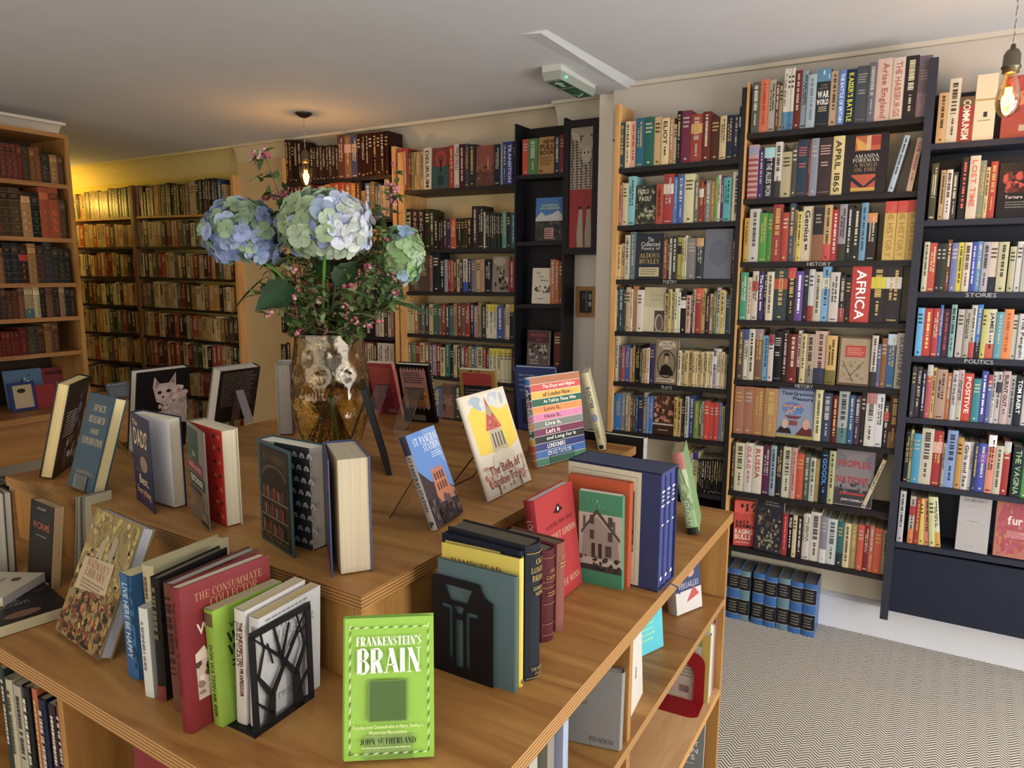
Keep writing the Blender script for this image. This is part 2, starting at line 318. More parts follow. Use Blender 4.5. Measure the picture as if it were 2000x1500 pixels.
def draw(mb, fn, ops):
    """fn(u, v, e) -> local point; ops paint flat printed shapes on a cover"""
    e = 0.00035
    for op in ops:
        k = op[0]; e += 0.00006
        if k == 'R':
            _, u0, v0, u1, v1, c = op; n = 4 if u1 - u0 > .6 else 1
            for i in range(n):
                a, b = u0 + (u1 - u0) * i / n, u0 + (u1 - u0) * (i + 1) / n
                mb.poly([fn(a, v0, e), fn(b, v0, e), fn(b, v1, e), fn(a, v1, e)], c)
        elif k == 'E':
            _, cu, cv, ru, rv, c = op
            mb.poly([fn(cu + ru * math.cos(t * math.pi / 10), cv + rv * math.sin(t * math.pi / 10), e) for t in range(20)], c)
        elif k == 'P': mb.poly([fn(u, v, e) for u, v in op[1]], op[2])
        elif k == 'T':
            _, s, u0, v0, u1, v1, c = op[:7]; text(mb, s, lambda a, b: fn(u0 + (u1 - u0) * a, v0 + (v1 - v0) * b, e), c, op[7] if len(op) > 7 else 1)
        elif k == 'S':
            _, s, u0, v0, u1, v1, c = op[:7]; serif(mb, s, lambda a, b: fn(u0 + (u1 - u0) * a, v0 + (v1 - v0) * b, e), c, op[7] if len(op) > 7 else .15)
        elif k == 'V':                       # reads from top to bottom
            _, s, u0, v0, u1, v1, c = op[:7]; text(mb, s, lambda a, b: fn(u0 + (u1 - u0) * b, v1 - (v1 - v0) * a, e), c, op[7] if len(op) > 7 else 1)
        elif k == 'G':                       # rows of print too small to read
            _, u0, v0, u1, v1, n, c = op
            for i in range(n):
                v = v1 - (v1 - v0) * (i + .5) / n; hh = (v1 - v0) / n * .22; u = u0
                end = u1 - rnd.random() * (u1 - u0) * .2
                while u < end:
                    w = rnd.uniform(.04, .12) * (u1 - u0); mb.poly([fn(u, v - hh, e), fn(min(u + w, end), v - hh, e), fn(min(u + w, end), v + hh, e), fn(u, v + hh, e)], c); u += w + .02 * (u1 - u0)
        elif k == 'g':                       # the same running down a spine
            _, u0, v0, u1, v1, c = op; v = v1
            while v > v0 + .01:
                w = rnd.uniform(.012, .045); mb.poly([fn(u0, max(v - w, v0), e), fn(u1, max(v - w, v0), e), fn(u1, v, e), fn(u0, v, e)], c); v -= w + rnd.choice((.008, .008, .03))
        elif k == 'N':                       # scattered blots of colour
            _, sd, n, u0, v0, u1, v1, rr, cs = op; r2 = random.Random(sd)
            for i in range(n):
                cu, cv = r2.uniform(u0, u1), r2.uniform(v0, v1); a = r2.uniform(.4, 1) * rr; b = r2.uniform(.4, 1) * rr; ph = r2.random() * 6
                pts = [(min(u1, max(u0, cu + a * math.cos(t * 1.047 + ph) * r2.uniform(.6, 1.1))), min(v1, max(v0, cv + b * .7 * math.sin(t * 1.047 + ph) * r2.uniform(.6, 1.1)))) for t in range(6)]
                mb.poly([fn(u, v, e + i * 2e-6) for u, v in pts], r2.choice(cs))
            e += n * 2e-6
        elif k == 'L':
            _, u0, v0, u1, v1, w, c = op; du, dv = u1 - u0, v1 - v0; l = math.hypot(du, dv); nu, nv = -dv / l * w, du / l * w
            mb.poly([fn(u0 + nu, v0 + nv, e), fn(u1 + nu, v1 + nv, e), fn(u1 - nu, v1 - nv, e), fn(u0 - nu, v0 - nv, e)], c)
# ---------------------------------------------------------------- books
def shade(h, k):
    s = ''.join(ch * 2 for ch in h) if len(h) == 3 else h
    return ''.join('%02x' % max(0, min(255, int(int(s[i:i + 2], 16) * k))) for i in (0, 2, 4))
def book_geo(w, t, h, front, spine, back, page, art, sart, bart, hard, sr, piv, leaf, bulge):
    cv, pg = MB(), MB(); bt = min(.0024, t * .2) if hard else min(.0007, t * .2)
    o = .003 if hard else 0
    sx, fx = (0, w) if not sr else (w, 0); d = 1 if not sr else -1
    def F(u, v, e): return (u * w, -piv - e, v * h)
    def K(u, v, e): return ((1 - u) * w, t - piv + e, v * h)
    def S(u, v, e):
        b = bulge * (1 - (2 * u - 1) ** 2) + e + (bulge * .27 if e else 0)
        return (-b, (1 - u) * t - piv, v * h) if not sr else (w + b, u * t - piv, v * h)
    X0, X1 = (0, w)
    if not leaf: cv.box((X0, -piv, 0), (X1, bt - piv, h), front)
    cv.box((X0, t - bt - piv, 0), (X1, t - piv, h), back)
    n = 5; rows = [[S(i / n, v, 0) for i in range(n + 1)] for v in (0, 1)]
    cv.grid(rows, spine)
    inn = [[(p[0] + d * bt * 1.2, p[1], p[2]) for p in r] for r in rows]
    cv.grid(inn, spine)
    for a, b in ((rows[0], inn[0]), (rows[1], inn[1])): cv.grid([a, b], spine)
    if art and not leaf: draw(cv, F, art)
    if sart: draw(cv, S, sart)
    if bart: draw(cv, K, bart)
    ps = sx + d * .002; pe = fx - d * o
    y0, y1 = bt - piv, t - bt - piv
    if hard: y0 += .0003; y1 -= .0003
    pg.box((min(ps, pe), y0, o), (max(ps, pe), y1, h - o if hard else h - .0004), page)
    return cv, pg
FB = dict(dim=0)
def book(px, py, z0, yaw, tilt, w, t, h, front, label, spine=None, back=None, page='cfc4a8', art=(), sart=(), bart=(), hard=1, sr=0, leaf=None, group=None, mtl='print', name='book', bulge=None):
    spine = spine or front; back = back or front; ya = R(yaw); ti = R(tilt); piv = t if ti > 0 else 0
    bulge = (.004 if hard else .0012) if bulge is None else bulge
    loc = Vector((px - piv * math.sin(ya), py + piv * math.cos(ya), z0))
    root = thing(name, label, 'book', loc, (-ti, 0, ya), group)
    root.rotation_mode = 'XYZ'
    cv, pg = book_geo(w, t, h, front, spine, back, page, art, sart, bart, hard, sr, piv, leaf, bulge)
    cv.build('cover', mtl, root); pb = pg.build('page_block', 'pages', root)
    if leaf:                                  # opened front board, hinged on the spine
        ang, inner, iart, fart = leaf; lb = MB(); bt = .0024; a = R(-ang)
        T = Matrix.Rotation(a, 4, 'Z')
        def Fl(u, v, e): return T @ Vector((u * w, -bt - e, v * h))
        def In(u, v, e): return T @ Vector((u * w, e, v * h))
        lb.box((0, -bt, 0), (w, 0, h), front, T)
        lb.poly([In(0.02, .01, .0002), In(.98, .01, .0002), In(.98, .99, .0002), In(.02, .99, .0002)], inner)
        draw(lb, Fl, fart)
        o = lb.build('front_board', mtl, root)
        if iart: ib = MB(); draw(ib, lambda u, v, e: (u * w, .0024 - piv - e, v * h), iart); ib.build('endpaper', 'card', root)
    return root
def rect_art(n, c): return [('R', .04, .03, .96, .97, c)]

# ================================================================ THE ROOM
CE = H + .906                               # ceiling height
b = MB(); b.poly([(-9, -2.2, 0), (2.6, -2.2, 0), (2.6, 4.2, 0), (-9, 4.2, 0)], 'bbb'); b.box((-9, -2.2, -.1), (2.6, 4.2, -.001), 'bbb'); struct('floor', b, 'carpet')
b = MB(); b.box((-9, -2.2, CE), (2.6, 4.2, CE + .1), 'ced2d8'); struct('ceiling', b, 'plaster')
WC = 'd3c6a6'
b = MB(); b.box((-1.40, 3.38, 0), (2.6, 3.6, CE), 'd6ccb6'); struct('wall_right', b, 'plaster')
b = MB(); b.box((-1.49, 3.42, 0), (-1.395, 3.6, CE), 'dedad2'); struct('wall_pillar', b, 'plaster')
b = MB(); b.box((-1.705, 3.58, 0), (-1.49, 3.8, CE), 'dcd9d2'); struct('wall_niche', b, 'plaster')
b = MB(); b.box((-4.10, 3.70, 0), (-1.705, 3.9, CE), 'd2c094'); struct('wall_back', b, 'plaster')
b = MB(); b.box((-4.42, 3.60, 0), (-3.85, 3.9, CE), 'c4ac80'); struct('wall_chimney', b, 'plaster')
b = MB(); b.box((-9, 3.72, 0), (-4.42, 3.9, CE), 'd6c46c'); struct('wall_left_back', b, 'plaster')
b = MB(); b.box((-5.2, -2.2, 0), (-4.78, 2.44, CE), 'cfc3a8'); struct('wall_left', b, 'plaster')
b = MB(); b.box((-9.1, -2.2, 0), (-9, 4.2, CE), 'cfc3a8'); struct('wall_far_left', b, 'plaster')
# walls behind the photographer, each round a shop window
b = MB(); b.box((2.4, -2.2, 0), (2.6, 3.4, .4), 'd8d4ca'); b.box((2.4, -2.2, 2.3), (2.6, 3.4, CE), 'd8d4ca'); b.box((2.4, -2.2, .4), (2.6, -.4, 2.3), 'd8d4ca'); b.box((2.4, 2.9, .4), (2.6, 3.4, 2.3), 'd8d4ca')
struct('wall_window_side', b, 'plaster')
b = MB(); b.box((-9, -2.2, 0), (2.4, -2.1, .4), 'd8d4ca'); b.box((-9, -2.2, 2.3), (2.4, -2.1, CE), 'd8d4ca'); b.box((-9, -2.2, .4), (-4, -2.1, 2.3), 'd8d4ca'); b.box((1.6, -2.2, .4), (2.4, -2.1, 2.3), 'd8d4ca')
struct('wall_front', b, 'plaster')
# covings and trims
def coving(name, X0, X1, Yw, drop, c, out=None):
    m = MB(); out = out or drop; rows = []
    prof = [(Yw, CE - drop)] + [(Yw - out * (1 - math.cos(t * math.pi / 16)), CE - drop + drop * math.sin(t * math.pi / 16)) for t in range(1, 8)] + [(Yw - out, CE - .016), (Yw - out - .004, CE - .016), (Yw - out - .004, CE), (Yw, CE)]
    rows = [[(x, y, z) for y, z in prof] for x in (X0, X1)]
    m.grid(rows, c); m.poly(rows[0], c); m.poly(rows[1][::-1], c); struct(name, m, 'plaster')
coving('trim_1', -8.9, -4.42, 3.72, .15, 'd8c98c', .165)
coving('trim_2', -4.42, -3.85, 3.60, .11, 'c9b996', .055)
coving('trim_3', -3.85, -1.76, 3.70, .15, 'c9c1ae', .145)
coving('trim_4', -1.80, -1.49, 3.58, .16, 'c8c3b6', .08)
b = MB(); b.box((-1.395, 3.35, CE - .018), (2.6, 3.38, CE), 'c4bcae'); struct('trim_5', b, 'plaster')
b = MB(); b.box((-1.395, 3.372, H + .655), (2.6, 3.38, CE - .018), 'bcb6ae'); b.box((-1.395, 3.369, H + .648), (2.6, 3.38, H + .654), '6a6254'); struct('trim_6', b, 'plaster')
m = MB(); prof = [(-4.78, CE - .16)] + [(-4.78 + .11 * (1 - math.cos(t * math.pi / 16)), CE - .16 + .16 * math.sin(t * math.pi / 16)) for t in range(1, 8)] + [(-4.67, CE - .016), (-4.664, CE - .016), (-4.664, CE), (-4.78, CE)]
rows = [[(x, y, z) for x, z in prof] for y in (-2.1, 2.54)]; m.grid(rows, 'dcd6c8'); m.poly(rows[1], 'dcd6c8'); struct('trim_7', m, 'plaster')
# boxed-in pipe run on the ceiling: tapers away towards the room
m = MB(); zc = CE + .01
m.hexa([(-1.42, 2.50, CE - .0003), (-1.334, 2.50, CE - .010), (-1.289, 2.50, zc), (-1.42, 2.50, zc),
        (-2.2, 3.42, CE - .0003), (-1.318, 3.42, CE - .026), (-1.251, 3.42, zc), (-2.2, 3.42, zc)], 'ced2d8'); struct('trim_8', m, 'plaster')
# skirting
m = MB(); prof = [(3.38, 0), (3.355, 0), (3.355, .122), (3.36, .134), (3.348, .138), (3.348, .147), (3.368, .158), (3.38, .162)]
rows = [[(x, y, z) for y, z in prof] for x in (-1.39, 2.6)]; m.grid(rows, 'dcdde2'); m.poly(rows[0], 'dcdde2'); o = m.build('baseboard_right', 'plaster'); o['kind'] = 'structure'
# windows (behind the photographer, the source of the daylight)
for nm, pts in (('window_1', [(2.44, y, -1) for y in (-.4, .7, 1.8, 2.9)]), ('window_2', [(x, -2.15, -1) for x in (-4, -2.1, -.25, 1.6)])):
    r = bpy.data.objects.new(nm, None); COLL.objects.link(r); r['kind'] = 'structure'
    fr, pn = MB(), MB()
    for p in pts: fr.box((p[0] - .025, p[1] - .025, .4), (p[0] + .025, p[1] + .025, 2.3), 'e8e6e0')
    a, z = pts[0], pts[-1]
    for zz in (.4, 2.25): fr.box((a[0] - .02, a[1] - .02, zz), (z[0] + .02, z[1] + .02, zz + .05), 'e8e6e0')
    pn.box((a[0] - .003, a[1] - .003, .42), (z[0] + .003, z[1] + .003, 2.28), 'ffffff')
    fr.build('window_frame', 'paint', r); pn.build('pane', 'bulb', r)

# ================================================================ BOOKCASES
NAVY, BLK = '2b303c', '2a2729'
def board(mb, xl, zl, xr, zr, Yf, Yb, th, c): mb.hexa([(xl, Yf, zl - th), (xr, Yf, zr - th), (xr, Yb, zr - th), (xl, Yb, zl - th), (xl, Yf, zl), (xr, Yf, zr), (xr, Yb, zr), (xl, Yb, zl)], c)
def lettering(mb, s, x0, z0, x1, z1, Y, c): text(mb, s, lambda a, q: (x0 + (x1 - x0) * a, Y - .0006, z0 + (z1 - z0) * q), c, 0)
SPECS = []                                   # every book standing on a wall shelf
class Case:
    def __init__(s, where, Yf, Yb, xl, xr): s.where, s.Yf, s.Yb, s.xl, s.xr, s.n = where, Yf, Yb, xl, xr, 0
OPT = {}
def shelf(case, place, zoom, base, x0, data, depth=.14, plane=None, mb=None, word=None, th=.022, c=None, face=None, setback=.004, boardz=True):
    """base: two points of the board's front top edge, in the coordinates of a view (left, top, scale)"""
    zx, zy, sc = zoom; fx = lambda x: zx + x / sc; fyy = lambda y: zy + y / sc
    Y = case.Yf
    A, B = hy(fx(base[0]), fyy(base[1]), Y), hy(fx(base[2]), fyy(base[3]), Y)
    zat = lambda X: A.z + (B.z - A.z) * (X - A.x) / (B.x - A.x)
    if boardz:
        m = MB(); xl, xr = case.xl, case.xr
        board(m, xl, zat(xl), xr, zat(xr), Y, case.Yb, th, c or BLK)
        if word:
            wx0, wx1, s = word; p, q = hy(fx(wx0), fyy(base[1]), Y), hy(fx(wx1), fyy(base[1]), Y)
            zt = zat(p.x); lettering(m, s, p.x, zt - th * .85, q.x, zt - th * .12, Y, 'b8b6b4')
        m.build('shelf', 'paint', case.root)
    ym = lambda x: base[1] + (base[3] - base[1]) * (x - base[0]) / (base[2] - base[0])
    prev = x0; n = 0; row = []
    for tok in data.split():
        f = tok.split(',')
        x = float(f[0])
        if f[1] == 'g': prev = x; row.append(None); continue
        P0, P1 = hy(fx(prev), fyy(ym(prev)), Y + setback), hy(fx(x), fyy(ym(x)), Y + setback)
        xm = (prev + x) / 2
        # the top is found where the upright through the foot meets the height read off the picture
        zb = zat((P0.x + P1.x) / 2); fxm = fx(xm); yt = fyy(float(f[1])); yb = fyy(ym(xm))
        X = (P0.x + P1.x) / 2; D = Vector((X, Y, 0)); r = ray(fxm - (yt - yb) * 0 + 0, yt)
        # height along the same upright: solve with two steps to follow the converging uprights
        hh = .2
        for _ in range(6):
            q = AX.transposed() @ (Vector((X, Y + setback, zb + hh)) - Vector((0, 0, H))); yy = 750 + F_PX * q.y / q.z
            q2 = AX.transposed() @ (Vector((X, Y + setback, zb + hh + .01)) - Vector((0, 0, H))); y2 = 750 + F_PX * q2.y / q2.z
            hh += (yt - yy) / (y2 - yy) * .01
        hh = max(.08, min(hh, .40))
        t = P1.x - P0.x
        sp = dict(case=case, place=place, X0=P0.x, X1=P1.x, Y=Y + setback, z=zb + .0006, t=t, h=hh, c=f[2], o=f[3:], d=depth, area=(x - prev) / sc * (ym(xm) - float(f[1])) / sc, n=n)
        n += 1; SPECS.append(sp); row.append(sp); prev = x
    for i, sp in enumerate(row):
        if sp: sp['l'] = row[i - 1] if i else None; sp['r'] = row[i + 1] if i + 1 < len(row) else None
def case_thing(case, name, label, group=None):
    case.root = thing(name, label, 'bookcase', (0, 0, 0), group=group); return case

ZB1, ZB3, ZB5, ZB7 = (1440, 80, 5), (1430, 370, 5), (1420, 620, 5), (1400, 850, 3.75)
# --- bookcase between the white pillar and the middle bookcase
A = case_thing(Case('bookcase beside white pillar', 3.2, 3.375, -1.29, -.742), 'bookcase', 'black-edged bookcase with pine side, standing beside the white pillar')
m = MB(); m.box((-1.312, 3.195, .12), (-1.29, 3.375, H + .775), 'bbb'); m.build('side_panel', 'post', A.root)
m = MB(); m.box((-.742, 3.197, .12), (-.722, 3.375, H + .78), BLK); m.build('side_panel', 'paint', A.root)
ZA1, ZA3, ZA5 = (1180, 90, 4.348), (1180, 430, 6.667), (1180, 640, 6.667)
shelf(A, 'top shelf', ZA1, (110, 1042, 1190, 945), 112, '170,650,3c5560 212,640,d9c49e 258,635,d8a890,t_/a33 325,610,2a6f8a 412,600,2f6f66 475,600,c9a97a 540,610,d8c49a,tELIOT/222 578,605,b08a60 605,660,c0b49a 640,550,2a2830 722,545,7a2c4c 820,575,a84a34,mc9a050 890,555,7a3a2e 968,600,5a3328 1025,590,c8b48c 1080,585,32384c 1130,580,323850 1185,510,2a2f40,mccc')  # dark brown entry after the red-brown one paints that book's shaded side
shelf(A, 'second shelf', ZA1, (85, 1528, 1135, 1483), 85, '118,1110,c88a2c 135,1180,c08078 150,1160,c8b8a0 190,1165,cbbc98 250,1105,86bcc2 430,1180,444840,fpaolo 490,1175,b85c28,t_/432 575,1085,b03444,mdcb 615,1110,3484c8 665,1095,4464a8 750,1085,d0c8a0 795,1140,77776a 832,1140,9a3834,mddd 850,1170,b04840 890,1140,88888a 925,1145,a07850 950,1110,6a9a4c 975,1095,c8c4b4 1000,1100,6a3a70 1065,1115,58a8a8 1075,1090,b09060 1140,1065,d4ccbc,t_/333')
shelf(A, 'third shelf', ZA3, (100, 775, 1710, 770), 92, '155,200,d0c090 205,320,cdb88a 255,305,c8a878 318,195,c4bca8 385,155,6a7c80 750,175,343a4a,fhuxley 805,250,8a5238 830,260,4a2c44 865,240,d4d0b4 935,200,4a4440,t_/ccc 990,220,a8a450,m333 1030,225,b8b480 1055,200,ccc4a8 1180,235,8a8888 1275,235,3a4448,bc79a60 1640,115,737885,fspiral 1690,240,5c3038', word=(770, 945, 'POETRY'))
shelf(A, 'fourth shelf', ZA3, (80, 1445, 1690, 1490), 82, '120,885,ccc2a4,m8a3030 150,910,c8c0a0 175,900,3a5a48 235,870,34505a 268,905,5c5c50 325,875,bfa880 355,900,d8d0c0 410,860,b07c50 490,910,d4ccc0 770,880,ccc2a8,fcraig 815,955,c8b088 860,900,c0b078 895,935,b0a078 940,890,d0ccb0 975,940,d0d0bc 1050,935,2e2e32,mddd 1110,980,c8a090 1135,930,3c3a38 1165,900,a8a298 1245,890,a83434,bd04828 1300,890,b89860 1355,960,383040 1400,960,c8a090 1440,930,5a7a4c 1490,880,b0a8a0 1540,910,d0b868 1560,930,d0ccb4 1615,975,32566c 1640,890,b09468 1680,1000,6c5c4c')
shelf(A, 'fifth shelf', ZA5, (70, 695, 1640, 810), 75, '130,150,2a2628,tSHAKESPEARE/bbb 170,110,c4b898 210,240,6070a0 255,245,b85428 315,235,2c60a8 355,265,b08058 385,230,8a7c3c 450,230,2c2c2c 475,280,4c4a40 500,275,c8bc98 545,270,c0a078 575,265,d4d0c4 635,230,443c68 940,150,84705c,fbard 985,300,d0c8b4 1025,330,c8b888 1080,300,c4b080 1130,300,b89868 1170,310,c8b88c 1200,310,ccbc94 1240,320,c4a678 1270,320,c8b888 1300,315,d0c49c 1330,315,ccbc90 1360,315,d0c49c 1400,315,ccc4a8 1440,270,a894b0,mddd 1500,280,d4ccb8 1550,320,ccb890 1580,350,b8a888 1635,290,2c3444', word=(750, 885, 'PLAYS'))
shelf(A, 'sixth shelf', ZA5, (50, 1330, 1640, 1500), 62, '130,885,2a7cb0 210,860,2c74b4 260,850,9a9088 300,860,968c80 325,900,c0b088 360,900,943838 390,900,2f5a48 430,900,2f58a4 495,895,3a3f58 530,850,a0a090 570,905,7484b8 615,900,3a74b8 890,885,503428,fnudes 935,910,c8a458 985,930,b8a070 1035,980,4a4438 1085,900,b0b0a8 1150,895,2c4c7c 1215,960,7c8c44 1250,970,50684c 1280,970,c8c0b0 1350,965,c8442c 1410,985,cc482c 1470,985,c8442c 1510,985,7078a0 1550,1030,c0b890 1610,1040,3c3834')
shelf(A, 'lowest visible shelf', (1180, 820, 7.692), (1310, 1075, 1770, 1150), 1195, '1260,470,c8a428 1300,500,b4a89a 1385,490,c0b888,b443c80 1415,590,2a2624 1445,590,2c2826 1480,590,282422 1515,590,2a2626 1550,590,2a2624 1585,595,2c2826 1620,595,262220 1655,595,2a2624 1690,600,2c2826 1725,605,262220 1760,610,2a2624')
shelf(A, 'bottom shelf', (1180, 820, 7.692), (1360, 1290, 1800, 1370), 1360, '1400,g')
# --- middle bookcase
B = case_thing(Case('middle bookcase', 3.2, 3.375, -.715, -.062), 'bookcase', 'tall middle bookcase on the right wall, history shelves open to cream wall')
m = MB(); m.box((-.722, 3.199, .30), (-.715, 3.375, H + .80), 'bbb'); m.build('side_panel', 'post', B.root)
shelf(B, 'top shelf', ZB1, (110, 905, 1860, 735), 125, '200,400,5c6460 285,372,cc6c44,t_/a42 355,375,aca498 390,395,6c4c40 430,430,a8987c 465,270,ccc8bc,B4a84a8 497,262,ccc8bc,B4a84a8 532,258,ccc8bc,B4a84a8 602,285,7a3424 662,283,8c9ca8 747,325,a4b4bc,t_/789 882,265,323a42,swar 962,290,b8a084 1032,280,5c80bc,tTHE_BATTLE_OF_BRITAIN/def 1132,270,24384e,tKAISER\'S_BATTLE/dd3 1252,240,545a60,h_/aaa 1328,205,707080 1482,165,ccb4a8,tArise_England/a65 1602,155,ccc0b4,tTHE_HABSBURGS/b65 1732,140,3c3636 1862,135,80747c,spat', depth=.15)
shelf(B, 'second shelf', ZB1, (80, 1545, 1810, 1462), 88, '185,1015,b89c9c,sflag 240,1060,4c3474 345,1040,30343c,b9ccdd0,tWHY_THE_ALLIES_WON/ccc 412,985,c8c4bc,B444 512,1080,b4aa8c 560,1000,5a564c 666,960,32485c,h_/c66 690,960,9c3c48 766,950,8c90a0 902,940,4a3c3c,h_/caa 1012,925,d0c08c,tAPRIL_1865/443 1440,900,3a3438,famanda 1585,g 1640,925,a8b8c8,l-12 1705,g 1775,945,c8b0a0,l-7,tTHE_WEEK/a44', depth=.15)
shelf(B, 'third shelf', ZB3, (90, 710, 1800, 690), 100, '145,280,b89828 245,190,c0bcb8 325,230,509a40 370,235,4c8c44 465,145,a83c48 530,225,b44c2c 585,135,4c5868 610,200,b08c68 660,215,c8bc64 755,165,c8bca8,tGenius/333 870,180,2f2f36,shalf 945,150,c0a070,Bb44 1015,195,b42c2c,t_/dcc 1090,145,98949c,B443 1150,150,34302e,t_/ccc 1225,180,343638 1290,130,6c98b4,t_/357 1385,230,3a2c28,bc88c50 1455,g 1575,115,c8ac5c,bc43a30,tTHE_HISTORY/a84 1680,110,c8ac5c,bc43a30,tTHE_HISTORY/a84 1806,100,c8ac5c,bc43a30,tTHE_HISTORY/a84', depth=.15, word=(735, 965, 'HISTORY'))
shelf(B, 'fourth shelf', ZB3, (60, 1275, 1770, 1312), 62, '130,810,44987c 175,860,ccc4b4,t_/b33 235,800,c8bcac,mb8503c 290,800,44306c,tThe_Dawn/eee 315,800,382c34 385,805,ccc4b0,t_/555 515,770,3c4c50,mb04830 597,765,2c3034,bc02c2c 672,800,6a4c98,t_/eee 722,780,34343c 777,780,bcbcc0,B9c2c30 850,805,bcb8a8,t_/555 930,755,78a8cc,mccb 1022,810,c4bcb8 1082,840,38302e,B944 1137,860,382e30 1325,750,c02c28,tAFRICA/eee 1470,745,343034,mc8c02c 1622,745,3a343c,mccc', depth=.15)
shelf(B, 'fifth shelf', ZB5, (60, 605, 1720, 705), 85, '145,115,5c5050 190,120,ccc8b8,b2c60a0 250,115,c8c0b0,t_/333 330,115,80604c,b988890 385,180,6ca4c4 435,165,c8bcb8,b9c3440 515,135,24242c,h_/ccc 575,120,38302e,t_/caa 665,165,80343a 695,130,c8bcb0,B343434 750,160,c8b48c 828,165,a89c84,B87857c 945,135,c0a498,B44485c 1045,180,c8a868,B7c7440 1060,g 1380,195,6a5444,fmap 1442,180,c4bcb4,B444 1477,265,60688c 1532,205,90603c 1622,165,3c6c94,bbcd 1722,155,bcb4a4,tSIX_DAYS_OF_WAR/555', depth=.15, word=(668, 845, 'HISTORY'))
shelf(B, 'sixth shelf', ZB5, (40, 1130, 1670, 1292), 55, '145,675,a4745c 235,680,a4735a 345,690,ac7c54 470,695,b08a5a 832,670,8c98ac,fballoon 905,710,d0c8a0,t_/664 1000,745,424e6c 1060,765,6c2430,t_/db7 1160,720,a8b0b0,B688 1217,765,30608c 1277,770,50404c 1327,735,423c3c 1427,740,c8c4c0,bb08078 1502,745,d0d0d4 1557,840,38343c,mb03038 1650,760,5c3830,B8a6c48', depth=.15)
shelf(B, 'seventh shelf', ZB7, (95, 405, 1280, 575), 95, '118,60,4c4440 190,60,d0c8ac 250,60,ccc8c0,tGULAG/c44 318,80,d0c8b8,tRUSSIA/b33 375,80,683458 418,80,94a4ac,t_/345 465,85,38383c 530,90,c8c4ae 565,95,c09890,t_/a45 620,140,c8602c 665,145,586450 705,170,b8b8b0 738,180,a08c54 800,120,26303e,t1_GOGOL/49d 845,120,b4b48c 1130,115,8c8488,fpeoples 1175,g 1205,190,c8b89c,l-17', depth=.15)
shelf(B, 'bottom shelf', ZB7, (110, 812, 1245, 1036), 112, '262,500,c43c24,fbull,i3 465,480,44424c,fengrave 505,580,a83444,t_/e66 540,585,28282c,tWALK/eee 570,590,c8bc98 612,595,3c3038,t_/ccc 628,580,b8aca0 665,580,ccc4bc 742,570,ccc4bc 790,600,8c8898,Bccc 862,620,c0c4c0 912,640,3a7074,B34444c 960,650,c8bc94,t_/543 1010,655,a08c60 1057,660,c86848 1095,665,882c3c 1132,670,bc6444 1192,690,cc6844 1250,705,b8a884', depth=.15)
# --- navy bookcase at the right edge
C = case_thing(Case('navy-backed bookcase', 3.2, 3.375, -.032, .78), 'bookcase', 'wide navy-painted bookcase with solid back, at the window end of the wall')
m = MB(); m.box((-.062, 3.185, .165), (-.032, 3.375, H + .80), '3a3c48'); m.build('side_panel', 'paint', C.root)
m = MB(); m.box((.78, 3.185, .165), (.80, 3.375, H + .80), '3a3c48'); m.build('side_panel', 'paint', C.root)
m = MB(); m.box((-.032, 3.362, .24), (.78, 3.374, H + .70), NAVY); m.build('back_panel', 'paint', C.root)
m = MB(); m.box((-.032, 3.215, .196), (.78, 3.23, H - 1.118), '272d3e'); m.build('kick_panel', 'paint', C.root)
ZC = (1740, 80, 5); ZC3 = (1740, 370, 5.555); ZC5 = (1740, 590, 5.555); ZC7 = (1700, 820, 5)
NV = '343644'
shelf(C, 'top shelf', ZC, (415, 1003, 1300, 935), 430, '525,505,c0a070 640,360,ccc0ac 785,540,a8342c,tCOMMUNISM/edc,b766040 1000,310,d8ccb0,ftitle 1060,g 1420,320,b05c48,fvoices', depth=.15, c=NV)
shelf(C, 'second shelf', (1740, 370, 5.555), (400, 335, 1444, 300), 395, '470,-283,54543c 500,g 560,-211,b89c74 630,-217,ccc4bc 690,-189,4c4c4c 710,g 800,-350,2c2830,t_/d54 915,-367,ccc0ac,tLOST_TIME/c65 985,-317,8c8c7c 1030,-244,c4b884 1110,-305,bc4030 1130,g 1600,-300,2e2a2e,ftorture', depth=.15, c=NV)
shelf(C, 'third shelf', ZC3, (310, 1110, 1444, 1115), 318, '380,570,bcbca8 465,580,c45c3c 510,585,34323a 570,585,404840 620,545,74482c 690,580,7078b0 755,575,d0c42c,t_/443 835,575,ccc0ac 895,570,2c48a4,t_/cce 955,565,6090bc 1035,570,aca8b0 1125,570,c8bcb0,B303448 1235,570,bcb898 1250,g 1320,620,b4b094 1325,g 1395,565,c8c8c8 1500,600,b8b8b0 1600,590,b8b0a0 1700,610,8a4444 1800,590,c8c0b0', depth=.14, word=(815, 1150, 'STORIES'), c=NV)
shelf(C, 'fourth shelf', ZC5, (240, 587, 1444, 633), 250, '325,65,60a8d0 420,70,c02c2c,t_/fc6 490,70,b83844 525,35,2868b0 610,75,4c3040,t_/a46 670,30,84a8a8 685,g 765,80,b8b0ac 828,80,a8a498 888,35,c0bcb0,Bb83434 952,30,2478c0,B32343c 1008,80,b8b468 1102,80,c8c4b0,Bc0583c,tJAMES/333 1185,110,609cac 1285,80,d48438,t_/a53 1345,140,c0c0b4 1440,130,c4c4c4,tThe_Penguin/444 1530,120,7878a8 1620,90,c8c0b0 1720,110,b04a40', depth=.14, word=(805, 1118, 'POLITICS'), c=NV)
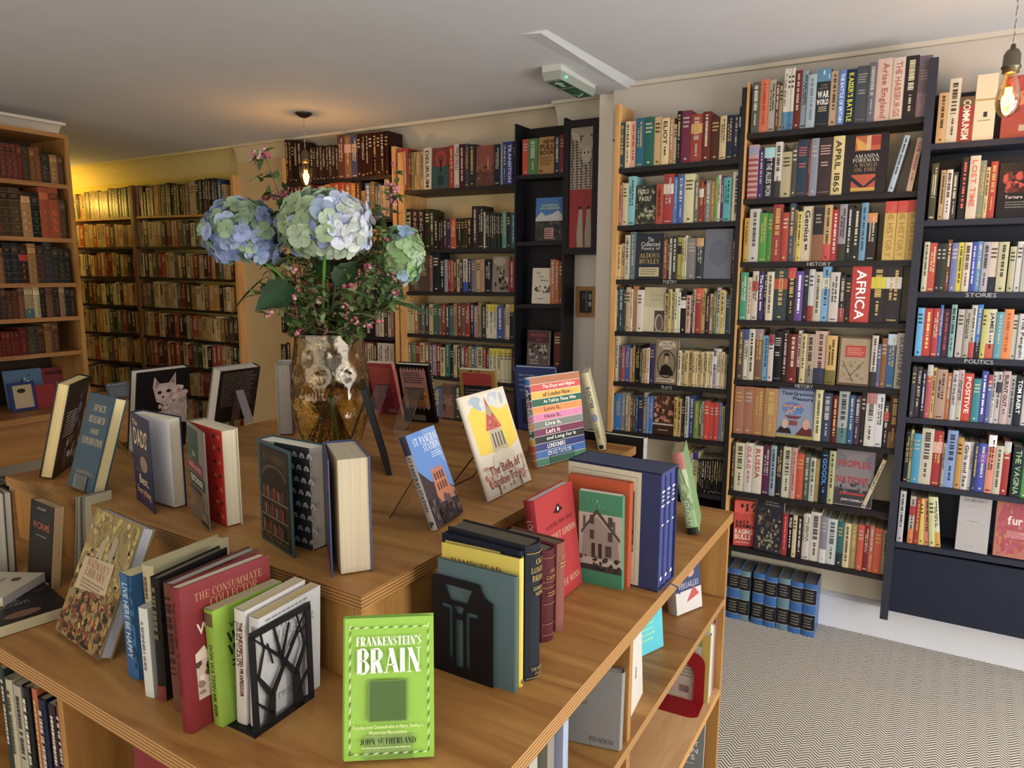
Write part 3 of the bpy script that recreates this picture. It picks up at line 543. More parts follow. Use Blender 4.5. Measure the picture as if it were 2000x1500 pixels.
shelf(C, 'fifth shelf', ZC5, (180, 1250, 1444, 1350), 190, '235,705,4c5058 300,708,4c3c44,tTONY_JUDT/ccc 350,740,302c40,t_/ccd 410,685,b05060,bbbb 455,715,c8a864 570,735,ac9080 625,775,b06c3c 685,745,bcb8bc,tTHE_TWILIGHT/333 750,740,b8a4a4,Bb8b4a4 855,780,cc4424,tPOSITIVE/fdd 940,835,388c94 1008,755,50509c,t_/ddf 1060,795,6068a0,ba04860 1100,760,bcb8b0 1165,760,bcb8bc,m445 1248,755,b8a4a4,tBURNT_OUT/433 1312,800,a8a8a8,t_/444 1400,815,2c323e,tTOM_BAERT/eee 1500,800,c0c0c0 1600,780,5a7a9c', depth=.14, c=NV)
shelf(C, 'sixth shelf', ZC7, (300, 605, 1460, 767), 310, '355,130,32343e 385,105,b8b484 460,140,3c94b4 578,90,c0b8a8 672,115,ac3048,mdaa 705,235,9c9c98 808,110,8098c4 868,180,b89044 938,220,c4c0bc,tGirls_and_Sex/333 972,225,bcb8b4 1022,235,304070 1102,240,3c50ac,m7a50b4 1182,155,cc8870,bddd 1257,260,bcb8a4,t_/555 1328,220,ac3040,bbbb 1350,g 1460,270,303840,tTHE_VAGINA/9b8 1545,250,549c50 1620,240,c8b080', depth=.14, c=NV)
shelf(C, 'bottom shelf', ZC7, (235, 1190, 1500, 1390), 250, '310,700,b8b4b8 352,g 410,755,bcb4ac,mb83434,Bcc8030 465,770,a83430 515,780,c8bc54,l3 570,780,cc8870,l3 628,765,c0c490,l5 685,775,ccc8b4,l7,Bc8983c 820,g 1140,745,b4b0b0,fimpunity 1190,g 1560,790,b0705c,ffury', depth=.14, c=NV)
# --- bookcase left of the black cabinet
D = case_thing(Case('bookcase left of black cabinet', 3.48, 3.695, -2.785, -1.995), 'bookcase', 'black-shelved bookcase of novels on cream wall left of the black cabinet')
m = MB(); m.box((-2.83, 3.475, .05), (-2.785, 3.695, H + .72), 'bbb'); m.build('side_panel', 'post', D.root)
ZD, ZD5 = (740, 230, 4.348), (540, 560, 3.333)
shelf(D, 'top shelf', ZD, (230, 620, 1185, 560), 135, '185,270,b8a090,ba03030 248,258,b42c28,t_/edd 272,275,3c4438 295,290,80705c 315,290,b89c54 345,288,a88c5c 378,290,b89c6c 437,255,ccc4b4,tDELIRIUM/333 592,250,7c4440,flobster 632,235,a83430 677,222,c8bcb4 727,225,4c2030,t_/caa 755,220,4c5058 812,225,38383c 977,232,8c5444,fdunes 1025,225,2c3038 1045,225,7c98b0 1080,205,3c4870 1130,200,2c449c,tTRANSITION/eee 1180,208,2c3044', depth=.13)
shelf(D, 'second shelf', ZD, (215, 1120, 1185, 1106), 145, '222,820,a43c24 278,775,28242a,tSTEPHEN/ccb 330,780,28242a,tKING/b98 385,780,28242a,tKING/b98 430,775,38341c 462,790,3c3c24 500,865,302a26 520,870,2a2624 540,870,302c2c 572,860,4c2c24 605,858,2c3464 650,855,b85c34 672,855,302c24 690,855,3c3824 720,855,2c2c2c 748,850,4c4030 783,850,2c2420 835,750,3c302c,t_/baa 885,750,342e2c 897,800,b8b4ac 916,800,2a3430 934,800,2a3430 952,800,28302e 970,803,2a3430 988,806,2a3430 1006,808,28302e 1024,810,2a3430 1042,812,2a3430 1078,800,509488 1112,810,343030 1155,805,346c84,t_/9cc 1182,880,b8a898', depth=.12)
shelf(D, 'third shelf', ZD, (300, 1478, 1190, 1484), 255, '428,1150,5c4e48,fdust 452,1170,8c6460 510,1150,242c38 555,1200,2c3038 580,1205,90909c 605,1210,8c3030 630,1210,b05c28 655,1210,4c2c28 685,1205,c0a880 708,1210,302c34 748,1200,c0b8b0,B2c50a0 782,1200,30344c 817,1205,787484 857,1205,b09c74 892,1200,a88478 950,1205,20242c 1097,1178,908478,ffaces 1147,1205,9c2038,t_/dbb 1185,1205,302c34', depth=.12)
GR = random.Random(11)
def rand_row(x0, x1, top, dt, wa, wb, pal, tail=''):
    out = []; x = x0
    while x < x1:
        x += GR.uniform(wa, wb); x = min(x, x1) if x1 - x > wa * .6 or x >= x1 else x1
        out.append('%.0f,%.0f,%s' % (x, top + (x - x0) * dt + GR.uniform(-14, 10), GR.choice(pal)))
    return ' '.join(out) + tail
P_MIX = '8a7c48 3c4450 70625a 2c343c 5c7080 3c6a5c a8603c 98302c 7c3c34 c0b088 44484c 2c5c8c 9c7484 6c7c4c b8a87c 342c30 506c7c 8c5c3c'.split()
P_WARM = 'b4a070 ab9260 90704a 5a4632 3c3428 b0843c a8582c 8c3c28 686044 ccb888 c0a878 44442c 4c3c30 7a5c3c a08c5c 9c7c50 34302a 5c6450 c0b490 782c28 bfae84'.split()
shelf(D, 'fourth shelf', ZD5, (800, 300, 1580, 350), 800, '838,95,b89c40 868,100,b8b090 ' + rand_row(868, 1362, 118, 0, 20, 33, P_MIX) + ' 1383,115,c8c4b0,bc8b82c 1406,115,c8c4b0,bc8b82c 1430,118,c8c4b0,bc8b82c 1472,130,34589c 1488,135,8c6c50 1513,115,c8c0b4 1543,115,343434,bc8b82c 1572,118,c8c4a8,bc8b82c', depth=.12)
shelf(D, 'fifth shelf', ZD5, (800, 555, 1570, 637), 800, rand_row(800, 1300, 372, .05, 20, 32, P_MIX) + ' 1340,395,b8b088 1362,398,902c3c 1380,398,3c3c40 ' + ' '.join('%d,%d,%s,bccbc38' % (1405 + i * 24, 402 + i, 'c8c4a4') for i in range(6)) + ' 1570,430,54444c', depth=.12)
shelf(D, 'bottom shelf', ZD5, (960, 850, 1600, 890), 1020, '1065,660,4c70a0 1155,640,8c6454,fdust 1200,650,4c5448 1230,g 1260,680,4a4040 1300,g 1540,690,6c4c50 1580,690,4c2c40', depth=.12)
# --- bookcase behind the flowers
E = case_thing(Case('bookcase behind flowers', 3.48, 3.695, -3.80, -2.87), 'bookcase', 'wooden bookcase of old volumes standing half hidden behind the flowers')
for x in (-3.82, -2.875):
    m = MB(); m.box((x, 3.475, .05), (x + .02 if x < -3 else x + .028, 3.695, H + .76), 'bbb'); m.build('side_panel', 'post', E.root)
m = MB(); m.box((-3.80, 3.68, .05), (-2.875, 3.69, H + .5), '3a2c22'); m.build('back_panel', 'paint', E.root)
ZE = (500, 200, 4)
P_OLD = '34221c 30201c 40281e 2c1e1a 4a3024'.split()
shelf(E, 'top shelf', ZE, (220, 632, 1040, 565), 232, rand_row(232, 350, 300, 0, 22, 26, P_OLD) + ' 420,g ' + rand_row(420, 640, 345, 0, 22, 27, ['403028', '4a382e', '3c2c26']) + ' 690,255,6c4438 740,260,8a6a58,mcaa 790,258,4c5480,m988 820,245,44201a 850,243,44201a 880,240,421f1a 910,238,44201a 940,235,40201a 970,232,44201a 1000,228,44201a 1030,222,40201a', depth=.15)
shelf(E, 'second shelf', ZE, (220, 930, 1040, 905), 240, rand_row(240, 520, 640, 0, 22, 36, ['74382c', '5c3024', '8a4a30', '4c3828']) + ' 540,650,b89060 580,640,c89058 ' + rand_row(640, 740, 625, 0, 22, 34, ['b0542c', 'b88850', '98603c']) + ' 780,630,b07c44 820,620,503828 850,690,b88c54 895,630,3c6ca0 925,620,8a7448 945,650,6c5c3c 975,640,2c6088 1000,650,c0a074 1035,600,b8a090', depth=.14)
shelf(E, 'third shelf', ZE, (220, 1180, 1040, 1180), 240, rand_row(240, 1030, 1000, 0, 22, 36, P_WARM), depth=.13)
shelf(E, 'middle shelf', ZD5, (20, 52, 765, 58), 30, rand_row(30, 765, -110, 0, 24, 36, P_WARM), depth=.13)
shelf(E, 'fourth shelf', ZD5, (20, 300, 765, 330), 30, rand_row(30, 440, 150, 0, 24, 34, P_WARM) + ' 480,150,b86848 550,150,b07048 640,150,30282c 665,135,b0a090 695,135,bcb0a0 722,135,544838 745,140,bcac9c 765,140,90604c', depth=.13)
shelf(E, 'fifth shelf', ZD5, (20, 560, 765, 560), 30, rand_row(30, 590, 370, 0, 24, 36, P_WARM) + ' 632,370,b8a890 655,370,2c2826 696,368,c4b8ac 738,370,c0b4a4 762,372,bcac9c', depth=.13)
# --- the two bookcases in the yellow-lit recess
ZF, ZF2 = (0, 200, 4), (0, 500, 4)
F1 = case_thing(Case('narrow yellow-lit bookcase', 3.56, 3.715, -6.54, -5.69), 'bookcase', 'bookcase of old paperbacks nearest the warm glow, left of its twin', 'bookcases in the yellow-lit recess')
F2 = case_thing(Case('wider yellow-lit bookcase', 3.56, 3.715, -5.65, -4.445), 'bookcase', 'wider bookcase of old paperbacks between its twin and the beige chimney wall', 'bookcases in the yellow-lit recess')
for cs, xs in ((F1, (-6.57, -5.69)), (F2, (-5.67, -4.445))):
    for x in xs:
        m = MB(); m.box((x, 3.55, .05), (x + (.018 if x in (-5.69, -5.67) else .03), 3.715, H + (.70 if x > -6 else .56)), '7a5a3c'); m.build('side_panel', 'paint' if x in (-5.69, -5.67) else 'post', cs.root)
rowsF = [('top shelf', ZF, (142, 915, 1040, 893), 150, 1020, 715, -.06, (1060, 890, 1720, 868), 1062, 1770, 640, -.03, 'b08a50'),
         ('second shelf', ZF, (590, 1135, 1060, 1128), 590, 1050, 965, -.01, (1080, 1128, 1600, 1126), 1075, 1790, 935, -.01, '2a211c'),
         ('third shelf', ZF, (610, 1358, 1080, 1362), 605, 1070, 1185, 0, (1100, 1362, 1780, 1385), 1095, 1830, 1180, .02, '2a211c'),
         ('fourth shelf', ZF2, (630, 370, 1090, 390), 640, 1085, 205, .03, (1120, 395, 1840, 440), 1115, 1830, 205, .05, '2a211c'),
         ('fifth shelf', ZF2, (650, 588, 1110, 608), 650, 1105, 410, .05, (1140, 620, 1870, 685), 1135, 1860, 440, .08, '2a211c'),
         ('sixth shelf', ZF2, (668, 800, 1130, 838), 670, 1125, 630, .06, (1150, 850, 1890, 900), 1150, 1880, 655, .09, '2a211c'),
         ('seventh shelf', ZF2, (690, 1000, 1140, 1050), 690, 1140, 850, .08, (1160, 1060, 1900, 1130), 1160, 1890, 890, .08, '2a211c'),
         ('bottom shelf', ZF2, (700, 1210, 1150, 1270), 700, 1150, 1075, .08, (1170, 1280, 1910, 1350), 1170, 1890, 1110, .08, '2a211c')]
for nm, z, ba, x0, x1, tp, dt, bb, y0, y1, tp2, dt2, c in rowsF:
    if nm == 'top shelf': ba = (570, 915, 1040, 893); x0 = 566; d1 = '600,715,b8a888 620,740,5c5c40 640,725,b4682c 665,720,c8b040 700,700,8c7c3c 725,695,c8a448 740,690,a08c54 775,690,c4a468 800,700,c0a060 825,690,c8b068 850,690,a88c50 880,670,8c7044 905,672,70502c 930,672,2c3a38 950,668,3c4c48 975,665,405040 1000,660,4c5c3c 1020,660,54603c'
    else: d1 = rand_row(x0, x1, tp, dt, 22, 42, P_WARM)
    if nm == 'top shelf': d2 = '1080,650,b8906c 1105,650,6c2430 1125,655,50202c 1145,700,3c3c34 1185,665,b0a084 1205,650,4c3c30 1255,645,94603c 1300,640,303840 ' + rand_row(1300, 1450, 640, -.02, 18, 30, ['2c2c2c', '3c3428', '4c4034', '34382c']) + ' 1480,630,7c5c48 1530,625,b09c7c ' + rand_row(1530, 1700, 605, -.01, 20, 32, ['30302c', '3c2c24', '2c2820', '443c30']) + ' 1735,600,2c4c6c 1760,640,b8a078'
    else: d2 = rand_row(y0, y1, tp2, dt2, 22, 42, P_WARM)
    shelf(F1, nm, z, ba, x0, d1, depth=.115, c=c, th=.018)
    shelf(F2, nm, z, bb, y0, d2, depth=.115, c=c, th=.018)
# --- black cabinet with face-out books
K = case_thing(Case('black cabinet', 3.45, 3.57, -1.985, -1.700), 'cabinet', 'narrow open black cabinet with four face-out books, beside tall red poster')
K.root['category'] = 'cabinet'; K.root.name = 'display_cabinet'
m = MB(); m.box((-1.994, 3.445, .05), (-1.985, 3.69, H + .80), '25242a'); m.build('side_panel', 'paint', K.root)
m = MB(); m.box((-1.700, 3.445, .05), (-1.686, 3.575, H + .80), '25242a'); m.build('side_panel', 'paint', K.root)
m = MB(); m.box((-1.985, 3.56, .05), (-1.700, 3.57, H + .79), '1c1b20'); m.build('back_panel', 'paint', K.root)
ZK = (1000, 220, 3)
shelf(K, 'top shelf', ZK, (50, 366, 305, 352), 55, '92,155,c05838 145,152,508450 240,140,a88450,fkraft 275,135,343c50 302,128,883040', depth=.09, c='222126')
shelf(K, 'second shelf', ZK, (50, 757, 300, 750), 128, '293,497,4c7cac,falpine', depth=.09, c='222126')
shelf(K, 'third shelf', ZK, (50, 1124, 290, 1120), 108, '218,912,ccc4b4,fmonkey 245,860,b06c3c 268,865,a86034 290,870,8c5030', depth=.09, c='222126')
shelf(K, 'bottom shelf', ZK, (50, 1482, 290, 1490), 80, '208,1280,6c5c5c,fmurder 238,g 282,1290,6c3434', depth=.09, c='222126')
# --- leather-bound books on the left, facing the window
G = case_thing(Case('leather-book bookcase', -4.4, -4.77, 1.15, 2.375), 'bookcase', 'brown wooden bookcase at left full of old leather-bound books above a bench')
GX = -4.4
def shelfG(place, zoom, base, x0, data, depth=.17, sb=.012):
    zx, zy, sc = zoom; fx = lambda x: zx + x / sc; fyy = lambda y: zy + y / sc
    P, Q = hx(fx(base[0]), fyy(base[1]), GX), hx(fx(base[2]), fyy(base[3]), GX); zm = (P.z + Q.z) / 2
    m = MB(); m.box((-4.76, 1.15, zm - .024), (GX, 2.375, zm), '888'); m.build('shelf', 'wood_h', G.root)
    prev = x0; row = []; n = 0
    for tok in data.split():
        f = tok.split(','); x = float(f[0])
        if f[1] == 'g': prev = x; row.append(None); continue
        ym = lambda q: base[1] + (base[3] - base[1]) * (q - base[0]) / (base[2] - base[0])
        P0, P1 = hx(fx(prev), fyy(ym(prev)), GX - sb), hx(fx(x), fyy(ym(x)), GX - sb)
        top = hx(fx((prev + x) / 2), fyy(float(f[1])), GX - sb)
        sp = dict(case=G, place=place, leather=1, X0=P0.y, X1=P1.y, Y=GX - sb, z=zm + .0006, t=P1.y - P0.y, h=max(.1, min(.34, top.z - zm)), c=f[2], o=f[3:], d=depth, area=(x - prev) / sc * (ym(x) - float(f[1])) / sc, n=n)
        n += 1; SPECS.append(sp); row.append(sp); prev = x
    for i, sp in enumerate(row):
        if sp: sp['l'] = row[i - 1] if i else None; sp['r'] = row[i + 1] if i + 1 < len(row) else None
shelfG('top shelf', ZF, (0, 592, 520, 640), -120, '-80,300,5c3830 -40,305,4c3830 15,325,544034 62,318,6a3a38 108,325,6a3834 148,330,703c38 188,335,703a38 245,350,4a4030 290,355,7c5230 330,355,7c5230 400,405,3c3c38 460,415,94744c 505,420,5c4034')
shelfG('second shelf', ZF, (0, 1045, 555, 1062), -110, '-60,660,503828 -15,665,5c3a30 25,670,6c4434 95,665,4c4030 185,670,544834 262,700,a88458,b443024 330,712,22302f 405,668,9c5434 482,672,9c5434 530,765,54443a')
shelfG('third shelf', ZF, (0, 1412, 580, 1412), -120, '-60,1120,4c3c30 -5,1125,3c3430 45,1140,8a6248 110,1100,2c3438 165,1100,34383c 235,1120,3c2c28,mb04030 300,1105,9a7850 365,1120,4c3c34 425,1085,3c4044 475,1130,343830 520,1140,303630 560,1145,2c3030')
shelfG('fourth shelf', ZF2, (0, 497, 610, 470), -100, '-50,250,4c3c34 20,250,3c3c34 65,250,483c34 110,270,583c34 160,270,5c3c30 205,255,7c5444 275,240,9a8c6c,B4c7078 325,245,b0a484 370,240,2c2824 425,250,6c5040 475,235,3a3028 520,230,88705c 560,245,24302c 600,255,3c2c28')
shelfG('fifth shelf', ZF2, (0, 785, 635, 740), -90, '-50,600,6c2c2a -10,597,6c2c2a 25,595,6c2c2a 60,592,6c2c2a 95,590,6c2c2a 130,590,6c2c2a 165,588,6c2c2a 232,560,6c2430 300,550,44483c 360,545,4a3028 415,525,84643c 470,515,5c3c30')
gz = .79
for y0, y1 in ((1.13, 1.15), (2.375, 2.40)):
    m = MB(); m.box((-4.77, y0, gz), (GX + .004, y1, H + .765), '888'); m.build('side_panel', 'wood', G.root)
m = MB(); m.box((-4.77, 1.13, H + .765), (GX + .004, 2.40, H + .79), '888'); m.build('top_panel', 'wood_h', G.root)
m = MB(); m.box((-4.778, 1.15, gz), (-4.765, 2.375, H + .765), '3c2c20'); m.build('back_panel', 'paint', G.root)
bn = thing('bench', 'wooden bench with deep front board below the leather-bound books', 'bench', (0, 0, 0))
m = MB(); m.box((-4.77, .4, gz - .035), (-4.28, 2.95, gz), '888'); m.build('bench_top', 'wood_h', bn)
m = MB(); m.box((-4.33, .4, gz - .26), (-4.31, 2.95, gz - .035), '888'); m.build('front_board', 'wood_h', bn)
for y in (.4, 1.6, 2.93):
    m = MB(); m.box((-4.77, y, 0), (-4.31, y + .02, gz - .036), '888'); m.build('side_panel', 'wood', bn)
m = MB(); m.box((-4.77, .42, gz - .60), (-4.31, 2.93, gz - .58), '888'); m.build('shelf', 'wood_h', bn)

# ---------------------------------------------------------------- cover art of the face-out books
ART = {
 'paolo': [('N', 3, 60, .03, .02, .97, .98, .1, ['6a6a54', '8a8a68', '2c2c30', 'a8a888', '54504c']), ('T', 'FADLO', .1, .78, .62, .9, 'd8d4c0'), ('T', 'PAOLI', .18, .6, .7, .72, 'd8d4c0'), ('T', 'arthur', .5, .3, .9, .38, 'd0ccb0'), ('T', 'adamov', .5, .2, .9, .28, 'd0ccb0')],
 'huxley': [('T', 'The', .42, .82, .62, .92, 'c8c4bc'), ('T', 'Collected', .18, .72, .86, .82, 'c8c4bc'), ('T', 'Poetry of', .2, .62, .86, .71, 'c8c4bc'), ('S', 'ALDOUS', .14, .47, .88, .57, 'c8b04c'), ('S', 'HUXLEY', .14, .34, .88, .44, 'c8b04c'), ('R', .14, .06, .86, .26, 'c4b890'), ('G', .2, .09, .82, .24, 3, '77705a')],
 'spiral': [x for i in range(5, 0, -1) for x in (('E', .52, .52, .065 * i, .05 * i, '3c3c44'), ('E', .52, .52, .065 * i - .012, .05 * i - .009, '737885'))],
 'craig': [('R', .02, .56, .98, .985, 'bcb494'), ('T', 'CRAIG', .32, .8, .8, .85, 'a89c7c'), ('T', 'RAINE', .32, .7, .8, .75, 'a89c7c'), ('R', .52, .02, .98, .48, '584c48'), ('E', .74, .2, .2, .2, 'b0a898'), ('E', .76, .2, .14, .17, '6c5c58')],
 'bard': [('R', .06, .04, .94, .97, '9a8874'), ('E', .5, .86, .36, .09, 'cbbda8'), ('T', 'WILLIAM', .28, .87, .72, .92, '6a5844'), ('T', 'SHAKESPEARE', .22, .8, .78, .85, '6a5844'), ('E', .5, .44, .4, .31, '4c4030'), ('E', .5, .44, .36, .28, '8c8468'), ('P', [(.2, .2), (.3, .4), (.5, .44), (.7, .38), (.84, .2)], '2c2420'), ('E', .5, .56, .09, .1, 'b89878'), ('P', [(.4, .5), (.38, .66), (.5, .7), (.62, .66), (.6, .5), (.57, .62), (.43, .62)], '3c2c24'), ('R', .12, .05, .88, .13, 'c8bca4'), ('G', .16, .06, .84, .12, 1, '6a5844')],
 'nudes': [('R', .0, .26, 1, .98, '5c4030'), ('N', 5, 50, .02, .3, .98, .97, .12, ['a87050', 'b88060', '6c4834', 'c09070', '443028']), ('R', 0, .24, 1, .28, 'bcb4a8'), ('G', .25, .08, .75, .15, 1, '9a9890')],
 'war': [('R', 0, .78, 1, 1, '5c8cac'), ('P', [(.1, .8), (.5, .98), (.9, .82), (.9, .9), (.5, .9)], 'a8d0e0'), ('T', 'JAMES', .3, .7, .8, .73, 'a08878'), ('T', 'LONGSTREET', .15, .65, .85, .68, 'a08878'), ('T', 'WAR', .1, .5, .92, .62, 'e4e4e0', 2), ('T', 'WORLD', .06, .38, .92, .48, 'e4e4e0', 2), ('G', .2, .26, .85, .36, 3, 'c8c0a0'), ('R', .1, .05, .9, .055, '888')],
 'flag': [('R', 0, v / 10, 1, v / 10 + .045, 'a04040') for v in range(8)] + [('R', 0, .82, 1, .97, '9a98b0')],
 'patterned': [], 
 'amanda': [('R', .24, .72, .82, .97, 'b86434'), ('P', [(.24, .95), (.55, .8), (.6, .72), (.3, .74)], 'd0a040'), ('R', .5, .72, .6, .97, 'c8b08c'), ('R', .6, .8, .82, .95, 'a83828'), ('S', 'AMANDA', .24, .6, .8, .66, 'd4ccc0'), ('S', 'FOREMAN', .2, .53, .82, .59, 'd4ccc0'), ('S', 'A WORLD', .24, .45, .78, .51, 'a89478'), ('S', 'ON FIRE', .26, .37, .76, .43, 'a89478'), ('R', .2, .04, .76, .32, 'b4542c'), ('P', [(.2, .3), (.5, .12), (.76, .28), (.76, .22), (.48, .06), (.2, .22)], '303848'), ('R', .2, .04, .76, .1, 'c8a040')],
 'half': [('R', 0, 0, 1, .5, '8c6444'), ('R', 0, 0, .06, 1, 'b08c6c'), ('G', .3, .7, .8, .9, 3, 'a8a49c')],
 'pat': [('R', 0, .02, 1, .4, '94828c'), ('N', 8, 30, .02, .03, .98, .4, .08, ['a06878', '9c98a0', '88707c']), ('R', 0, .84, 1, .98, '84748c'), ('G', .2, .6, .8, .78, 4, 'b0a8a8')],
 'map': [('R', .06, .05, .97, .96, 'a4947c'), ('N', 4, 30, .08, .07, .95, .5, .07, ['8c7c64', '94846c', 'ac9c84']), ('R', .2, .58, .84, .82, 'b03c34'), ('G', .27, .62, .78, .78, 4, 'd0907c'), ('L', .15, .5, .4, .2, .008, '40382c'), ('L', .4, .2, .8, .5, .008, '40382c'), ('L', .4, .2, .52, .08, .008, '40382c')],
 'balloon': [('R', 0, .9, 1, 1, '54648c'), ('T', 'TheirGracious', .08, .8, .94, .87, '343c6c', 2), ('T', 'Pleasure', .4, .71, .94, .78, '343c6c', 2), ('E', .42, .56, .3, .12, '6480b4'), ('R', .14, .58, .7, .62, 'c0846c'), ('N', 9, 20, .2, .46, .66, .66, .06, ['c07858', 'c8b898', '5470a8']), ('P', [(.2, .42), (.68, .42), (.55, .36), (.32, .36)], '7c4458'), ('R', .34, .24, .56, .33, '8c4c44'), ('P', [(0, .08), (.1, .2), (.36, .18), (.42, .08)], '3c3038'), ('E', .22, .26, .08, .09, 'c8a898'), ('P', [(.52, .06), (.7, .22), (.96, .2), (.98, .06)], '6c3434'), ('E', .8, .28, .1, .1, 'c89c88'), ('R', 0, 0, 1, .06, 'a8a060')],
 'peoples': [('P', [(0, .98), (.3, .85), (.2, .7), (0, .6)], '7c7880'), ('P', [(1, .98), (.75, .86), (.8, .7), (1, .6)], '7c7880'), ('T', 'PEOPLES', .06, .68, .9, .8, 'a8303c', 2), ('T', 'NATIONS', .04, .4, .86, .52, 'a8303c', 2), ('R', .01, .02, .99, .3, '4c484c'), ('N', 6, 30, .02, .2, .98, .42, .08, ['5c585c', '7c787c', '44444c', '948c90']), ('R', .15, .2, .8, .24, 'a83034'), ('T', 'JOHN CONNELLY', .2, .08, .78, .13, 'd8d4d4')],
 'bull': [('R', .0, .72, 1, .98, 'cc4c2c'), ('N', 2, 30, .3, .4, .98, .95, .1, ['2c2422', 'd0442c', 'b03020']), ('T', 'EASY', .1, .48, .75, .56, '2c2020', 2), ('T', 'RIDERS', .1, .4, .85, .47, '2c2020', 2), ('T', 'RAGING', .06, .26, .92, .37, 'dcc8b4', 2), ('T', 'BULLS', .06, .14, .85, .25, 'dcc8b4', 2), ('G', .1, .05, .9, .1, 1, 'd0a894')],
 'engrave': [('N', 12, 90, .08, .04, .92, .8, .07, ['8c8468', 'a8a080', '6c6450', '54505a']), ('G', .3, .86, .85, .96, 2, '9c9484')],
 'title': [('R', .05, .6, .95, .63, 'b8a070'), ('R', .44, .35, .62, .43, '4c4844'), ('G', .2, .28, .85, .32, 1, 'a09880')],
 'voices': [('N', 13, 30, .05, .3, .95, .97, .2, ['c86048', 'b04038', 'c88054', '94403c']), ('R', .5, .1, .95, .2, 'b8a898')],
 'torture': [('N', 14, 40, .1, .45, .9, .85, .15, ['a8382c', 'b8483c', '70302c', '502824']), ('T', 'Torture and', .18, .34, .8, .4, 'd0c8c0'), ('G', .2, .16, .8, .3, 3, '8a8480')],
 'impunity': [('T', 'ON IMPUNITY', .14, .84, .86, .89, '8c888c'), ('G', .35, .76, .7, .78, 1, 'a09c9c'), ('G', .38, .5, .66, .53, 1, '9a9696'), ('G', .3, .08, .6, .1, 1, 'a09c9c')],
 'fury': [('E', .5, .5, .46, .44, 'a8485c'), ('N', 15, 70, .04, .04, .96, .96, .09, ['b86c4c', 'a8584c', 'b07c54', 'a44058', 'b05868'])] + [('T', 'fury', .32, .5, .92, .68, 'dcc8c4', 2), ('G', .32, .32, .9, .44, 4, 'd0a8a8')],
 'lobster': [('R', 0, 0, 1, .55, '3c5c60'), ('E', .5, .72, .3, .2, 'a83830'), ('E', .5, .72, .2, .13, '7c4440'), ('R', .44, .4, .56, .7, '48282c'), ('E', .5, .2, .2, .14, '244448')],
 'dunes': [('R', 0, 0, 1, .35, '6c4840'), ('N', 17, 26, .04, .1, .96, .55, .1, ['74504c', '9c6450', '54403c']), ('E', .62, .55, .04, .16, 'b08c60')],
 'dust': [('R', .05, .7, .9, .96, '6c5c54'), ('N', 18, 20, .05, .05, .9, .6, .14, ['4c4440', '7c6c64', '54403c']), ('G', .2, .4, .8, .6, 3, 'a89888')],
 'faces': [('E', .45, .86, .36, .12, 'a89c90'), ('N', 19, 22, .03, .05, .97, .7, .16, ['3c3430', 'b0a498', '7c7068', '241f1e'])],
 'kraft': [('T', 'NEW', .3, .82, .98, .93, '3c2420', 2), ('T', 'FULL', .1, .66, .98, .8, '3c2420', 2), ('T', 'BOOK', .1, .52, .98, .64, '3c2420', 2), ('G', .1, .22, .9, .48, 5, '6c4c34'), ('T', '126', .08, .05, .32, .13, '3c2420', 2)],
 'alpine': [('R', 0, .66, 1, .99, '3c74b0'), ('P', [(0, .52), (.2, .68), (.35, .58), (.6, .62), (.8, .7), (1, .56), (1, .45), (0, .45)], 'b8bcc0'), ('R', 0, .0, 1, .46, '444440'), ('N', 21, 30, .02, .02, .98, .46, .1, ['54544c', '34383c', '6c685c']), ('T', 'ACCIDENTALLY', .2, .8, .84, .85, 'b8d088'), ('T', 'WES ANDERSON', .14, .73, .86, .78, 'b8d088'), ('R', .34, .05, .66, .3, 'b88c90'), ('G', .36, .07, .64, .28, 4, '5c3034')],
 'monkey': [('T', 'Year', .2, .84, .42, .9, '54504c'), ('T', 'of the', .34, .74, .58, .79, '54504c'), ('T', 'Monkey', .46, .62, .86, .68, '54504c'), ('N', 22, 16, .15, .34, .5, .5, .07, ['2c2826', '4c4844']), ('N', 23, 16, .6, .3, .97, .5, .07, ['2c2826', '4c4844']), ('G', .3, .12, .7, .16, 1, '6c6864')],
 'murder': [('R', .0, .66, 1, .97, '54343c'), ('T', 'MURDERS', .14, .82, .86, .92, 'a04450'), ('T', 'MAN', .4, .7, .66, .78, 'a04450'), ('N', 24, 36, .06, .2, .94, .62, .11, ['a09890', '747070', '3c3638', 'b0a8a0']), ('T', 'Agatha', .14, .12, .52, .18, 'c8c0b8'), ('T', 'Christie', .14, .04, .55, .1, 'c8c0b8')],
}

# ---------------------------------------------------------------- shelf books: the ones that show largest are things, the rest one mass
NAMES = {'black': '2a2828', 'charcoal': '48464a', 'grey': '8a8a8a', 'pale grey': 'b4b2b4', 'white': 'ccc8c4', 'cream': 'd0c4a4', 'buff': 'c0a87c', 'tan': 'a8845a', 'brown': '6c4834', 'dark brown': '40302a', 'rust': 'a0502c', 'orange': 'd06c38', 'coral': 'c8583c', 'red': 'b42c2c', 'crimson': 'a82c44', 'maroon': '70283a', 'pink': 'c89a94', 'salmon': 'cc8870', 'purple': '4c3474', 'violet': '7054a0', 'mauve': '80747c', 'navy': '2c3654', 'blue': '2c58a4', 'bright blue': '2878bc', 'slate blue': '5c6c88', 'lavender blue': '7c84b4', 'pale blue': '9cb4c8', 'sky blue': '6ca8cc', 'teal': '2a7078', 'turquoise': '58a0a0', 'green': '509448', 'dark green': '34544a', 'sage': '7c8c74', 'olive': '74704a', 'yellow': 'd0c040', 'mustard': 'b8923c', 'khaki': 'b0ac80', 'slate': '4c5860'}
def cname(h):
    a = col(h); return min(NAMES, key=lambda k: sum((math.sqrt(x) - math.sqrt(y)) ** 2 for x, y in zip(a[:3], col(NAMES[k])[:3])))
